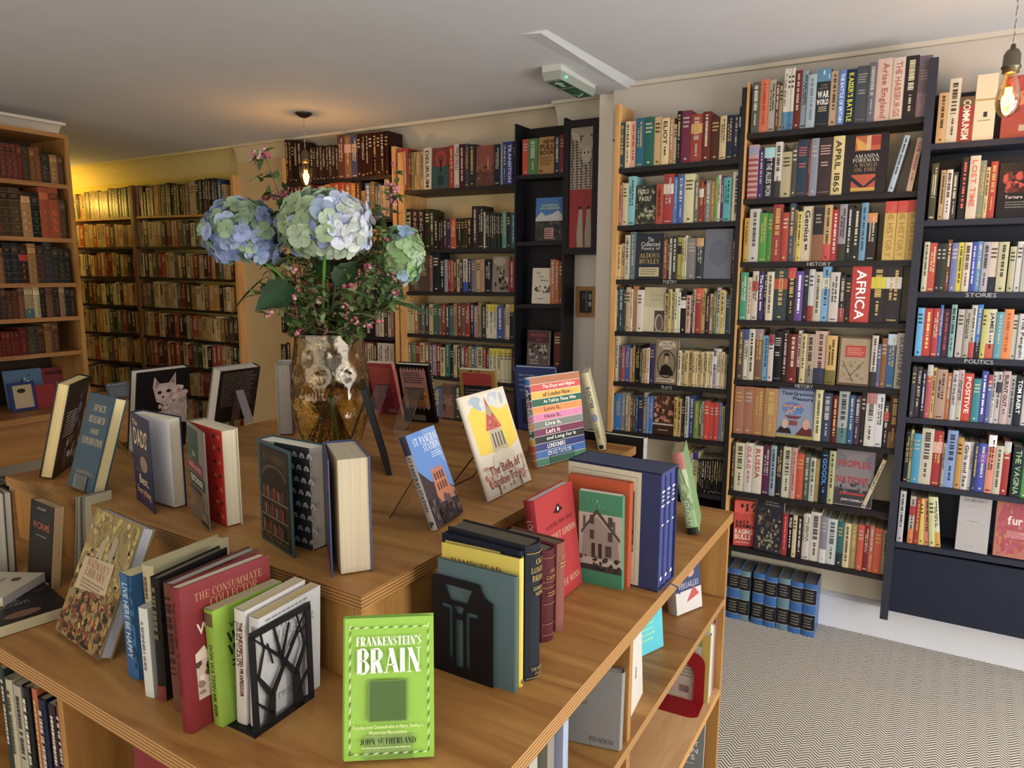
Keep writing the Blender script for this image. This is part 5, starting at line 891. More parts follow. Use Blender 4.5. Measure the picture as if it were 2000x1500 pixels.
book(-.697, .975, ZL, -4, 0, .163, .045, .240, '2c3038', 'thick dark old volume with gilt lettering on rounded spine', page='5c5448', sr=1, group=GL, mtl='cloth', bulge=.011,
     sart=[('R', 0, .94, 1, .945, 'a89058'), ('S', 'OLD', .3, .86, .8, .9, 'b09858'), ('S', 'LONDON', .12, .8, .92, .84, 'b09858'), ('S', 'BRIDGE', .16, .74, .88, .78, 'b09858'), ('T', 'GORDON', .2, .67, .84, .7, 'a08c54'), ('T', 'HOME', .3, .63, .74, .66, 'a08c54'), ('T', 'THE BODLEY', .14, .07, .88, .1, '8c7c50'), ('T', 'HEAD', .3, .04, .74, .06, '8c7c50'), ('R', 0, .02, 1, .025, 'a89058')])
book(-.690, 1.026, ZL, -5, 0, .15, .008, .22, 'b8b0a8', 'slim white and teal booklet squeezed between dark and maroon volumes', page='c4bca8', sr=1, group=GL, hard=0, sart=[('R', 0, .06, 1, .34, '3c7c84'), ('g', .3, .4, .7, .92, '9c4444')])
book(-.706, 1.108, ZL, -7.7, 0, .138, .038, .180, '5c2830', 'maroon old volume with gilt bands next to the pinkish-brown one', page='6c6054', sr=1, group=GL, mtl='cloth', bulge=.009,
     sart=[('R', 0, v, 1, v + .006, 'a07850') for v in (.08, .2, .42, .6, .66, .92)] + [('S', 'OLD', .3, .76, .7, .8, 'a88058'), ('T', 'CASTLES', .14, .69, .86, .73, 'a88058'), ('G', .2, .5, .8, .56, 2, 'a07850')])
book(-.688, 1.150, ZL, -5.3, 0, .125, .029, .178, '84544a', 'faded pinkish-brown old volume at the back of the right-hand row', page='6c5c50', sr=1, group=GL, mtl='cloth', sart=[('S', 'OLD', .3, .82, .7, .86, 'a88858'), ('G', .2, .72, .8, .8, 2, 'a88858')], bulge=.005)
book(-.613, 1.195, ZL, 88.5, 7.7, .166, .025, .232, 'a41820', 'large red hardback with small crest, leaning between brown volume and slipcase', page='c0bcb4', group=GL, spine='941820',
     art=[('E', .55, .82, .05, .045, '302024'), ('P', [(.42, .8), (.55, .86), (.68, .8), (.55, .78)], '402028'), ('E', .55, .82, .02, .02, 'ccc'), ('S', 'A LITTER THAN THAT', .2, .68, .9, .715, '6c1c24'), ('S', 'WITHOUT LONDON', .14, .56, .96, .62, 'd0b090'), ('R', .2, .3, .42, .44, '241c20'), ('E', .32, .37, .06, .05, '8c8488'), ('S', 'ROGER WINN', .3, .1, .94, .16, 'cc9c84')], sart=[('V', 'LONDON STORY', .25, .4, .75, .82, 'c8a090')])
win = [('R', x, y, x + .1, y + .1, '5c5450') for x in (.26, .68) for y in (.5, .66)] + [('R', .62, .33, .76, .45, '5c5450'), ('R', .3, .3, .38, .46, '4c4440'), ('R', .46, .3, .54, .46, '4c4440')]
book(-.622, 1.371, ZL, 2.7, -3, .100, .015, .215, '4c9070', 'green-banded booklet with old photograph of a gabled house', page='ccc4b4', group=GL, hard=0, sr=1,
     art=[('R', 0, .16, 1, .78, 'b8b0a4'), ('P', [(.06, .3), (.1, .56), (.36, .72), (.42, .75), (.9, .52), (.94, .3)], '9c948a'), ('P', [(.06, .54), (.42, .78), (.95, .5), (.95, .54), (.42, .83), (.06, .58)], '5c544e'), ('R', .1, .6, .16, .74, '6c645c'), ('R', .78, .6, .84, .72, '6c645c')] + win + [('R', 0, .16, 1, .22, '4c4440'), ('N', 48, 30, .02, .16, .98, .32, .06, ['3c3834', '5c5650', '484440']), ('N', 49, 6, .3, .85, .7, .96, .05, ['5ca080', '6cac8c'])])
book(-.662, 1.388, ZL, 1.5, 0, .146, .017, .238, 'b4562c', 'orange cloth book standing between house booklet and slipcase', page='b8a890', group=GL, mtl='cloth', sr=1)
# slipcase and its three volumes
sl = thing('slipcase', 'blue slipcase with cream panel, open side showing three matching blue spines', 'slipcase', (-.675, 1.418, ZL), (0, 0, R(-3.4)))
q = MB(); w, t, h = .224, .098, .264; e = .003
for a, b, c in (((0, 0, 0), (w, e, h), '40456c'), ((0, t - e, 0), (w, t, h), '40456c'), ((0, 0, 0), (w, t, e), '40456c'), ((0, 0, h - e), (w, t, h), '50566e'), ((0, 0, 0), (e, t, h), '40456c')): q.box(a, b, c)
draw(q, lambda u, v, e: (u * w, -e, v * h), [('R', 0, .015, .80, .985, 'c8c0ac'), ('R', .04, .05, .755, .94, '706c60'), ('R', .043, .054, .752, .936, 'c8c0ac'), ('R', .1, .3, .735, .82, '6c685c'), ('N', 50, 60, .1, .3, .735, .82, .05, ['4c4840', '8c887c', '9c988c', '3c3834'])])
q.build('case', 'cloth', sl)
cy, sy = math.cos(R(-3.4)), math.sin(R(-3.4))
for i in range(3):
    lx, ly = w - .006, .006 + (i + 1) * .0285 + i * .0012
    book(-.675 + lx * cy - ly * sy, 1.418 + lx * sy + ly * cy, ZL + .0035, 176.6, 0, .205, .0283, .255, '444c86', 'blue volume with white bands in the slipcase, ' + ['nearest the cream panel', 'middle of three', 'farthest from the cream panel'][i], page='c4bca8', group='volumes in the blue slipcase', mtl='cloth', bulge=.003,
         sart=[('R', 0, .03, .16, .97, '363c68'), ('R', .25, .84, .75, .86, 'c8c8cc'), ('G', .25, .76, .75, .83, 2, 'c0c0c8'), ('R', .2, .72, .8, .735, 'c8c8cc'), ('R', .3, .55, .7, .565, 'c8c8cc'), ('E', .5, .08, .2, .018, 'c8c8cc')])
q = MB(); q.tube([hz(1290, 1150, ZL + .004), hz(1310, 1140, ZL + .012), hz(1322, 1146, ZL + .004), hz(1328, 1160, ZL - .01)], .0018, '2c3054'); o = q.build('ribbon_marker', 'card'); tag(o, 'dark blue ribbon trailing from the slipcase over the worktop edge', 'ribbon')
P = hz(1366, 1046, ZL)
book(P.x, P.y, ZL, 103, 13, .14, .030, .222, '7c9c6c', 'green guide leaning against the far side of the blue slipcase', page='a8947c', group=GL, spine='8ca878', sart=[('R', 0, .8, 1, 1, 'b07068'), ('N', 51, 24, 0, .3, 1, .8, .2, ['a8b890', '88a484', 'b8c0a0', '6c8c6c']), ('V', 'BERKELEY', .2, .1, .6, .42, 'ccd0c0'), ('R', 0, 0, 1, .08, '28342c')])
book(-.905, 2.008, ZL, -1.8, 0, .20, .032, hy(1275, 856, 2.02).z - ZL, '26262a', 'black hardback standing behind the far edge of the plinth', page='c8c4b4', group=GL, sr=1, sart=[('R', 0, 0, 1, 1, 'a8a8a8'), ('g', .3, .2, .7, .9, '444')])
# ---------------------------------------------------------------- left half of the lower worktop
book(-1.381, .647, ZL, -7.0, 23.3, .183, .025, .235, '8c7c50', 'ochre old-engraving covered hardback leaning back, paper label on its front', page='b4b4bc', group=GL,
     art=[('N', 61, 200, .01, .42, .99, .99, .06, ['9c8c58', 'a89860', '8c8050', 'b09c68', '787048', '94785c']), ('P', [(.28, .5), (.34, .78), (.44, .8), (.46, .5)], 'a09478'), ('P', [(.52, .5), (.56, .86), (.66, .84), (.66, .48)], '98907c'), ('N', 62, 14, .05, .45, .95, .8, .04, ['1c1a18', '2c2418']), ('N', 63, 200, .01, .0, .99, .46, .06, ['3c2c20', '2c2420', '6c4c2c', '7c3c2c', '8c6c3c', '34382c', 'a07c40', '4c3428']), ('N', 64, 26, .1, .05, .8, .35, .05, ['8c3828', 'a88c58', 'b06c34']),
          ('P', [(.1, .36), (.76, .42), (.74, .66), (.12, .62)], 'b0a084'), ('S', "MADMAN'S", .2, .56, .68, .62, '84442c'), ('S', 'LIBRARY', .22, .49, .66, .55, '84442c'), ('G', .2, .39, .7, .47, 3, '84705c')])
rowL = [(-1.093, .635, 88.4, .6, .125, .033, .185, '1c6494', 'blue-spined paperback heading the left-hand row, beside the ochre hardback', 0, [('V', 'LIVE HERE BE HAPPY', .25, .2, .7, .92, 'b4c4d0'), ('N', 65, 14, .75, .0, 1, 1, .12, ['24466c'])], 'print'),
 (-1.058, .655, 92, 1, .150, .030, .203, 'b0a888', 'cream spined book between blue paperback and dark old volume', 1, [('g', .3, .55, .5, .9, '80684c')], 'cloth'),
 (-1.026, .618, 97, .2, .10, .020, .153, 'c8c8c4', 'short white booklet pushed forward before the cream spined book', 0, [('V', 'A BEGINNERS GUIDE', .2, .3, .5, .85, '666')], 'print'),
 (-1.001, .624, 97, -.4, .14, .019, .208, '2c2824', 'dark gilt-spined volume beside the short white booklet', 1, [('R', 0, .0, 1, .13, '7c3c34'), ('g', .25, .5, .75, .93, '6c6450')], 'cloth'),
 (-.950, .618, 92, 1, .165, .024, .211, '6c4438', 'brown jacketed volume between dark gilt-spined and grey-green books', 1, [('g', .3, .3, .7, .9, '4c3028')], 'cloth'),
 (-.921, .602, 89, 2, .170, .008, .190, '8c9c90', 'thin grey-green booklet pressed against the large red hardback', 0, [], 'cloth'),
 (-.893, .591, 86.4, 2.1, .155, .024, .227, '7c141e', 'large red hardback about collecting, tallest in the left-hand row', 1, [('V', 'THE CONSUMMATE COLLECTOR', .3, .25, .65, .9, '5c1820')], 'print'),
 (-.866, .624, 86.8, 2.5, .125, .022, .185, '8caa34', 'lime green spined paperback beside the large red hardback', 0, [('V', 'DON WATSON', .3, .3, .7, .7, '4c5c24'), ('R', .1, .86, .9, .97, '6c5c44'), ('g', .35, .08, .62, .28, '54642c')], 'print'),
 (-.839, .646, 93, -2.5, .125, .021, .187, 'c4c0bc', 'white paperback with dark red spine lettering beside lime green one', 0, [('V', 'THE UNEXPECTED PROFESSOR', .45, .25, .8, .9, '6c2428', 2), ('V', 'JOHN CAREY', .12, .5, .38, .9, '555')], 'print'),
 (-.8155, .650, 93, -3.0, .130, .019, .180, 'b8b8b8', 'grey-white paperback held by the black tree bookend', 0, [('V', 'SIMON HEFFER', .3, .6, .7, .92, '777'), ('V', 'STRICTLY ENGLISH', .3, .15, .7, .55, '888')], 'print')]
fr = {6: [('S', 'THE CONSUMMATE', .14, .87, .9, .925, 'a87c54'), ('S', 'COLLECTOR', .3, .8, .84, .86, 'a87c54'), ('T', 'Wil', .14, .64, .34, .72, 'd0c4b4'), ('R', .1, .2, .9, .52, 'b8a494'), ('N', 66, 30, .1, .2, .9, .52, .07, ['5c4438', '8c7464', '3c2c28', 'ccbcac']), ('P', [(.1, .52), (.2, .56), (.24, .48), (.4, .54), (.4, .5), (.1, .46)], 'c8b8a8'), ('T', 'EDITED', .3, .13, .6, .16, 'c0a090')],
 7: [('G', .3, .9, .95, .96, 1, 'c4d060'), ('T', "WATSON'S", .2, .8, .8, .85, '3c4c20'), ('S', 'WORST', .15, .68, .85, .77, '242c1c'), ('S', 'WORDS', .15, .57, .85, .66, '242c1c'), ('G', .2, .46, .8, .54, 2, '3c4c20'), ('E', .5, .32, .3, .13, 'b0a070'), ('T', 'DON', .2, .05, .7, .14, 'dcdcd0')],
 9: [('G', .1, .93, .9, .97, 1, '888'), ('S', 'SIMON', .2, .82, .85, .9, '8c8c8c'), ('S', 'HEFFER', .2, .72, .9, .8, '9c9c9c'), ('E', .5, .4, .1, .12, 'b4b4b4'), ('T', 'STRICTLY', .2, .16, .8, .22, '999')], 8: [('G', .1, .7, .9, .9, 3, '999')]}
for i, (x, y, yw, ti, w, t, h, c, lb, hd, so, mt) in enumerate(rowL):
    book(x, y, ZL, yw, ti, w, t, h, c, lb, page=['c0b48c', 'b8ac88', 'bcb8ac', '6c6458', 'a09c94', 'a8a89c', 'c4bca4', 'a89c80', 'b4a88c', 'b09c74'][i], group='books in the row held by the tree bookend', hard=hd, sart=so, art=fr.get(i, ()), mtl=mt)
# tree bookend: pierced plate on an L-shaped base
te = thing('bookend', 'black metal bookend cut as bare tree branches in a frame', 'bookend', (-.805, .632, ZL), (0, 0, R(91)))
tw, th_ = .118, .160
def bar(q, p, s, w0, w1, c='16161a', y0=-.0012, y1=.0012):
    p, s = Vector((p[0], 0, p[1])), Vector((s[0], 0, s[1])); d = (s - p).normalized(); n = Vector((-d.z, 0, d.x))
    a, b, cc, dd = p + n * w0, p - n * w0, s - n * w1, s + n * w1
    q.hexa([(v.x, yy, v.z) for yy in (y0, y1) for v in (a, b, cc, dd)], c)
q = MB()
for a, b in (((0, .004), (tw, .004)), ((0, th_), (tw, th_)), ((.004, 0), (.004, th_)), ((tw - .004, 0), (tw - .004, th_))): bar(q, a, b, .0055, .0055)
q.build('frame', 'paint', te); q = MB()
for a, b, w0, w1 in (((.03, 0), (.036, .05), .009, .006), ((.036, .05), (.012, .09), .005, .0025), ((.036, .05), (.06, .085), .005, .003), ((.06, .085), (.045, .158), .003, .0012), ((.06, .085), (.09, .125), .003, .0015), ((.09, .125), (.112, .13), .0015, .001),
                     ((.088, 0), (.084, .06), .010, .007), ((.084, .06), (.105, .1), .005, .0022), ((.105, .1), (.09, .158), .002, .001), ((.084, .06), (.058, .1), .005, .003), ((.058, .1), (.02, .14), .003, .0015), ((.058, .1), (.075, .15), .0025, .001), ((.02, .14), (.006, .155), .0015, .001), ((.012, .09), (.025, .13), .0025, .001), ((.025, .13), (.02, .158), .001, .001), ((.036, .02), (.005, .055), .003, .001), ((.088, .03), (.113, .06), .003, .001), ((.04, .1), (.032, .135), .0012, .0008), ((.075, .11), (.11, .155), .0015, .0008)): bar(q, a, b, w0, w1)
q.build('branches', 'paint', te); q = MB(); q.box((0, .0013, 0), (tw, .066, .0012), '16161a'); q.build('base_plate', 'paint', te)
# column bookend in front of the grey-green book
ce = thing('bookend', 'black metal bookend pierced with a classical column shape', 'bookend', (-.694, .922, ZL), (0, 0, R(-.5)))
q = MB(); W, Hh = .124, .178
def solid(u, v):
    if v > .985 - .03 * max(0, (.06 - u)) * 16: return False
    if u > .80 and v > .80 + .0 and (u - 1.0) ** 2 / .04 + (v - 1.0) ** 2 / .028 < 1: return False
    if u > .97 and v > .83: return False
    if .76 < v < .91 and abs(u - .45) < .14 + (v - .76) * .6: return False
    if .63 < v < .72 and abs(u - .46) < .045 + (v - .63) * .45: return False
    for x0, x1, yb, yt, hx0, hx1 in ((.285, .35, .17, .70, .16, .32), (.57, .635, .11, .67, .60, .76)):
        if x0 < u < x1 and yb < v < yt: return False
        if hx0 < u < hx1 and yt - .035 < v < yt + .01: return False
    return not (.405 < u < .52 and .09 < v < .585)
nu, nv = 84, 120
for b_ in range(nv):
    a0 = None
    for a_ in range(nu + 1):
        ok = a_ < nu and solid((a_ + .5) / nu, (b_ + .5) / nv)
        if ok and a0 is None: a0 = a_
        if not ok and a0 is not None: q.box((a0 / nu * W, -.0015, b_ / nv * Hh), (a_ / nu * W, 0, (b_ + 1) / nv * Hh), '15151a'); a0 = None
q.build('pierced_plate', 'paint', ce); q = MB(); q.box((.0, .0002, 0), (.124, .0035, .0012), '15151a'); q.build('base_plate', 'paint', ce)
# far-left objects on the worktop
book(-1.692, .749, ZL, -3.9, 7.6, .111, .020, .179, '1c1e24', 'dark paperback about worms leaning near the ochre hardback', page='a8906c', group=GL, hard=0, art=[('T', "DARWIN'S", .1, .78, .85, .86, '3c4458'), ('T', 'WORMS', .14, .67, .85, .76, '9c5c3c'), ('T', 'ADAM', .3, .91, .65, .94, '9c9c9c'), ('G', .3, .57, .8, .62, 1, '6c6c74')])
book(-1.875, .735, ZL, -6, 2, .120, .034, .190, '5c3424', 'brown evolution book opened so its pale pages fan out, at left edge', page='b4b0a0', group=GL, art=[('T', 'EVOLUTION', .2, .75, .95, .86, 'c0b8a8'), ('E', .5, .4, .4, .2, '8c4c2c')], leaf=(7, 'b8b4a8', [], [('T', 'EVOLUTION', .2, .75, .95, .86, 'c0b8a8'), ('N', 67, 30, .05, .05, .95, .6, .15, ['8c4c30', '6c3020', 'a06c44'])]))
def lying(x, y, z, yaw, w, t, h, c, label, art, page, group, hd=0):      # a book lying flat, front cover up
    root = thing('book', label, 'book', (x, y, z), (0, 0, R(yaw)), group); cv, pg = book_geo(w, t, h, c, c, c, page, (), (), (), hd, 0, 0, None, .001)
    for m_ in (cv, pg): m_.v = [(p[0], p[2], t - p[1]) for p in m_.v]; m_.f = [f[::-1] for f in m_.f]
    draw(cv, lambda u, v, e: (u * w, v * h, t + e), art); cv.build('cover', 'print', root); pg.build('page_block', 'pages', root)
lying(-1.452, .583, ZL + .0005, 80, .125, .022, .19, '1e1c1e', 'black paperback lying flat with white lettering, before the leaning dark one', [('T', 'ELINOR', .1, .5, .5, .58, '8c8880'), ('T', 'VISCONTI', .1, .4, .6, .48, '8c8880'), ('N', 68, 20, .05, .6, .95, .95, .08, ['3c2c24', '4c3c34']), ('E', .4, .15, .25, .08, '7c5848')], 'b4a888', GL)
for i in range(2): lying(-1.532 - .004 * i, .63 + .003 * i, ZL + .0005 + .0205 * i, 114 + 4 * i, .12, .02, .18, ['a8a498', 'b4ac98'][i], ['lower pale paperback of the small flat stack at the left edge', 'upper pale paperback of the small flat stack at the left edge'][i], [('G', .2, .3, .8, .6, 3, '8c8474'), ('E', .7, .2, .08, .05, '5c4c44')], 'a8a4a0', 'flat stack at the left edge')
q = MB()
for i in range(5):
    x = -1.60 + .006 * i; q.grid([[(x + .012 * math.sin(k * .5 + i * .2), .80 + .003 * i + .02 * (k / 6) ** 2, ZL + .0005 + .185 * k / 6) for k in range(7)], [(x + .012 * math.sin(k * .5 + i * .2) + .0, .86 + .003 * i + .02 * (k / 6) ** 2, ZL + .0005 + .185 * k / 6) for k in range(7)]], ['8c8470', 'a09880', '5c5448'][i % 3])
o = q.build('magazines', 'card'); tag(o, 'curling bundle of thin magazines behind the ochre leaning hardback', 'magazines', kind='stuff')
# ---------------------------------------------------------------- easel frame by the vase
pf = thing('picture_frame', 'dark picture frame on an easel strut, seen edge-on beside the vase', 'picture frame', (-1.155, 1.372, ZU), (0, 0, R(133)))
T = Matrix.Rotation(R(-15), 4, 'X'); q = MB(); fw_, fh = .19, .235
for a, b in (((0, 0, 0), (fw_, .014, .018)), ((0, 0, fh - .018), (fw_, .014, fh)), ((0, 0, .018), (.018, .014, fh - .018)), ((fw_ - .018, 0, .018), (fw_, .014, fh - .018))): q.box(a, b, '2a2c30', T)
q.build('frame', 'paint', pf); q = MB(); q.box((.018, .004, .018), (fw_ - .018, .010, fh - .018), '5c4838', T); q.build('backing_board', 'card', pf)
q = MB(); p = T @ Vector((fw_ / 2, .0145, fh * .8)); q.hexa([(.075, .13, 0), (.105, .13, 0), (.105, .134, 0), (.075, .134, 0), (.085, p.y, p.z), (.1, p.y, p.z), (.1, p.y + .004, p.z), (.085, p.y + .004, p.z)], '3c3428'); q.build('easel_strut', 'paint', pf)
# ---------------------------------------------------------------- cubbies below the worktop
GC = 'books and cards in the cubbies'
book(-.583, 1.172, z2, 12, 5, .135, .022, .158, '8a8886', 'grey boxed set of cards leaning on the cubby divider', page='b0aca8', group=GC, mtl='cloth', sr=1, art=[('T', 'POSTCARDS', .1, .52, .5, .56, '6c6a68'), ('S', 'PHAIDON', .55, .06, .92, .12, '5c5a58')])
for i, (y, t, h, c, s) in enumerate(((.90, .03, .19, 'a8a8a0', 'grey-white hardback at the near end of the cubby row'), (.935, .022, .19, '9ca85c', 'green and white paperback in the cubby row under the worktop'), (.965, .026, .195, '8c8880', 'grey hardback in the cubby row under the worktop'), (.995, .022, .185, 'a89484', 'tan pictured paperback in the cubby row under the worktop'), (1.025, .022, .215, '9ca8c0', 'tall white and blue book ending the cubby row'), (1.05, .018, .225, '2c2c30', 'tall black slim book behind the cubby row'))):
    book(-.49 - .02 * (i % 2), y + t, z2, 180, 0, .15, t - .001, h, c, s, page='b4b0a8', group=GC, hard=i % 2)
book(-.62, 1.238, z3, 180, 0, .13, .03, .23, '8c2c34', 'small red hardback low in the near cubby against the divider', page='a8a49c', group=GC)
book(-.485, 1.335, z3, 176, 0, .145, .033, .262, 'b02028', 'tall red hardback standing beside the divider in the far cubby', page='a09c98', group=GC, sart=[('V', 'THE BALTIC', .3, .55, .7, .9, 'ccc')])
book(-.47, 1.305, z2, 95, 3, .11, .004, .16, 'c8c4bc', 'white greetings card propped against the divider in the upper cubby', page='ccc', hard=0, group=GC, art=[('L', .5, .4, .55, .55, .02, '333')], name='greetings_card')
book(-.548, 1.52, z2, 68, 6, .12, .022, .19, '4cb4c0', 'turquoise paperback with black block title in the upper far cubby', page='bbb', hard=0, group=GC, art=[('T', 'WORLD', .15, .74, .95, .86, '1c2c30', 2), ('G', .1, .15, .8, .5, 5, '8cc8a8')], sart=[('T', 'THE', .1, .8, .9, .88, '1c2c30')])
book(-.52, 1.80, z2, 66, 8, .105, .032, .135, 'c0bcb8', 'small red, white and navy gift book at the far end', page='bbb', hard=0, group=GC, art=[('R', 0, .45, 1, 1, '3c4468'), ('T', 'VERSAILLES', .1, .5, .9, .62, '9c9cb0'), ('P', [(.4, .2), (.7, .5), (.9, .3)], 'b04048'), ('E', .6, .8, .15, .1, 'b88c8c')], sart=[('R', 0, .5, 1, 1, '8c3c4c')])
re_ = thing('bookend', 'rounded red metal bookend with arched opening in the lower far cubby', 'bookend', (-.595, 1.885, z3), (0, 0, R(3)))
q = MB(); n = 12
def arch(w, h, r): return [(0, 0)] + [(r - r * math.cos(a * math.pi / 2 / n), h - r + r * math.sin(a * math.pi / 2 / n)) for a in range(n + 1)] + [(w - r + r * math.sin(a * math.pi / 2 / n), h - r + r * math.cos(a * math.pi / 2 / n)) for a in range(n + 1)] + [(w, 0)]
oa, ia = arch(.135, .15, .035), [(x + .03, z) for x, z in arch(.075, .115, .037)]
for y in (-.0012, .0012): q.grid([[(x, y, z) for x, z in oa], [(x, y, z) for x, z in ia]], '8c1c24')
q.grid([[(x, -.0012, z) for x, z in oa], [(x, .0012, z) for x, z in oa]], '8c1c24'); q.grid([[(x, -.0012, z) for x, z in ia], [(x, .0012, z) for x, z in ia]], '8c1c24'); q.build('arched_plate', 'paint', re_)
q = MB(); o2 = [(x, -.0012 - z * .55, .0015) for x, z in oa]; q.poly(o2, '8c1c24'); q.poly([(x, y, 0) for x, y, z in o2], '8c1c24'); q.grid([[(x, y, z) for x, y, z in o2], [(x, y, 0) for x, y, z in o2]], '8c1c24'); q.build('base_plate', 'paint', re_)
book(-.60, 1.895, z3, 2, 0, .15, .014, .21, 'b8b0a8', 'pale paperback with barcode held behind the red bookend', page='bbb', hard=0, sr=1, group=GC, art=[('R', 0, .8, 1, 1, '7c945c'), ('R', .85, 0, 1, 1, 'b8a048'), ('G', .3, .3, .8, .75, 9, '8c8880'), ('R', .3, .06, .82, .2, 'c0a8a0')] + [('R', .44 + .02 * i, .08, .45 + .02 * i, .18, '333') for i in range(10)])
for i, (c, s) in enumerate((('c8c8a0', 'pale yellow-green spine beside the red bookend in the lower cubby'), ('b4ccc0', 'pale mint spine in the lower far cubby'), ('b08878', 'dull pink spine next to the end panel in the lower cubby'), ('8c5c58', 'dark rose spine touching the end panel in the lower cubby'))):
    book(-.455, 1.914 + .0185 * i + .0175, z3, 180, 0, .14, .0175, .235 - .01 * (i % 3), c, s, page='bbb', hard=0, group=GC)
book(-.60, 1.82, z4, 8, 4, .16, .014, .255, '7c8080', 'grey map book with white title standing in the bottom cubby', page='bbb', hard=0, group=GC, art=[('T', 'PORTRAIT', .3, .7, .9, .76, 'd0d0d0'), ('T', 'DUBLIN', .35, .62, .9, .68, 'd0d0d0'), ('T', 'MAPS', .45, .54, .85, .6, 'd0d0d0'), ('G', .3, .48, .9, .51, 1, 'bbb'), ('P', [(.1, .0), (.5, .1), (.6, .0)], 'c8b030')])
# left-hand cubby
for i, (x, t, c, s) in enumerate(((-1.60, .022, '2c3c34', 'dark green'), (-1.572, .026, 'b0a890', 'cream'), (-1.54, .03, 'a8a494', 'broad cream'), (-1.508, .026, '28282c', 'black block-lettered'), (-1.478, .02, 'b05c2c', 'orange'), (-1.45, .028, '242c44', 'midnight blue'), (-1.418, .024, '3c2434', 'dark plum'), (-1.392, .02, '683844', 'wine'), (-1.362, .018, '5c7c9c', 'blue and white'))):
    book(x + .085, .612, zq, 90, 0, .13, t - .001, .245 - .02 * abs(math.sin(i * 2.3)), c, s + ' spined book in the cubby below the left of the worktop', page='a8a48c', hard=i % 2, group='books in the left cubby', sart=[('g', .3, .3, .7, .9, contrast(c))])
book(-1.19, .66, zq, 24, 6, .15, .03, .212, '8c2c34', 'red and white bound book in the dark cubby under the near edge', page='a8a494', group=GC)
# ---------------------------------------------------------------- on the bench and the floor
GB = 'picture books on the bench'
def bench_book(px0, px1, yt, yb, X, c, label, art, name='book'):
    a, b, tt = hx(px0, yb, X), hx(px1, yb, X), hx((px0 + px1) / 2, yt, X); w = b.y - a.y
    book(X, a.y, gz + .001, 90, 9, w, .012, max(.1, tt.z - gz), c, label, page='bbb', hard=0, group=GB, art=art, name=name)
bench_book(17, 92, 722, 790, -4.62, '6484a4', 'sky-blue picture book with birds on the bench', [('N', 71, 8, .3, .5, .8, .9, .07, ['ddd', '2c3444']), ('N', 72, 10, .5, .1, .95, .5, .12, ['4c7090', '88a4bc'])])
bench_book(92, 150, 717, 792, -4.62, '8c2c38', 'red picture book standing on the bench', [('R', .1, .8, .8, .9, '5c1c28'), ('N', 73, 8, .4, .2, .95, .6, .1, ['c0a8a0', 'a03c44'])])
bench_book(24, 76, 747, 796, -4.48, '283c78', 'blue bordered card standing before the sky-blue picture book', [('R', .14, .1, .86, .9, 'b8a888'), ('E', .45, .7, .16, .08, '3c3828')], 'greetings_card')
bench_book(74, 113, 752, 795, -4.48, '941c28', 'small red card standing before the red picture book', [], 'greetings_card')
bench_book(219, 262, 758, 862, -4.44, '68707c', 'grey booklet with white heading at the end of the bench', [('T', 'Reader', .06, .82, .9, .92, 'bcb8b0'), ('G', .1, .1, .9, .7, 6, '9098a0')])
x = 2.31
for i in range(9):
    y0 = 1.52 + i * .046; c = ['b8b0a0', '28282c', '2c2c34', '24242c', 'c0a068', 'b8a058', 'c0b8a0', '28282c', 'b8b4a0'][i]
    book(-4.36, y0 + .044, gz - .58, 180, 0, .13, .042, .20 + .012 * (i % 3), c, ['cream', 'black', 'dark grey', 'dull black', 'buff', 'mustard', 'pale cream', 'charcoal', 'off-white'][i] + ' spine on the low shelf beneath the bench', page='a8a48c', group='books beneath the bench', hard=0)
for i in range(8):                            # the blue volumes on the carpet
    dx = .0545; X1 = -.312 - i * dx - (.01 if i == 5 else 0); c2 = '6c909c' if i in (2, 5) else '2c6cac'
    pos = ['nearest the skirting end', 'second from the open end', 'third from the open end, greyish', 'fourth from the open end', 'fifth from the open end', 'sixth from the open end, greyish', 'seventh from the open end', 'last, tucked by the display unit'][i]
    book(X1, 3.205 + .002 * (i % 3), .001, 90, 0, .145, .052, .245 - .004 * (i % 2), c2, 'blue banded encyclopedia volume on the carpet, ' + pos, page='6c6864', group='encyclopedia volumes on the carpet', name='encyclopedia_volume', mtl='print', bulge=.006,
         sart=[('R', 0, .62, 1, .9, '2c2c30'), ('R', 0, .12, 1, .42, '2c2c30'), ('R', 0, .9, 1, .91, 'b0b4b8'), ('R', 0, .61, 1, .62, 'b0b4b8'), ('R', 0, .42, 1, .43, 'b0b4b8'), ('R', 0, .11, 1, .12, 'b0b4b8'), ('G', .15, .66, .85, .87, 4, '8c8878'), ('G', .15, .16, .85, .38, 4, '8c8878')])

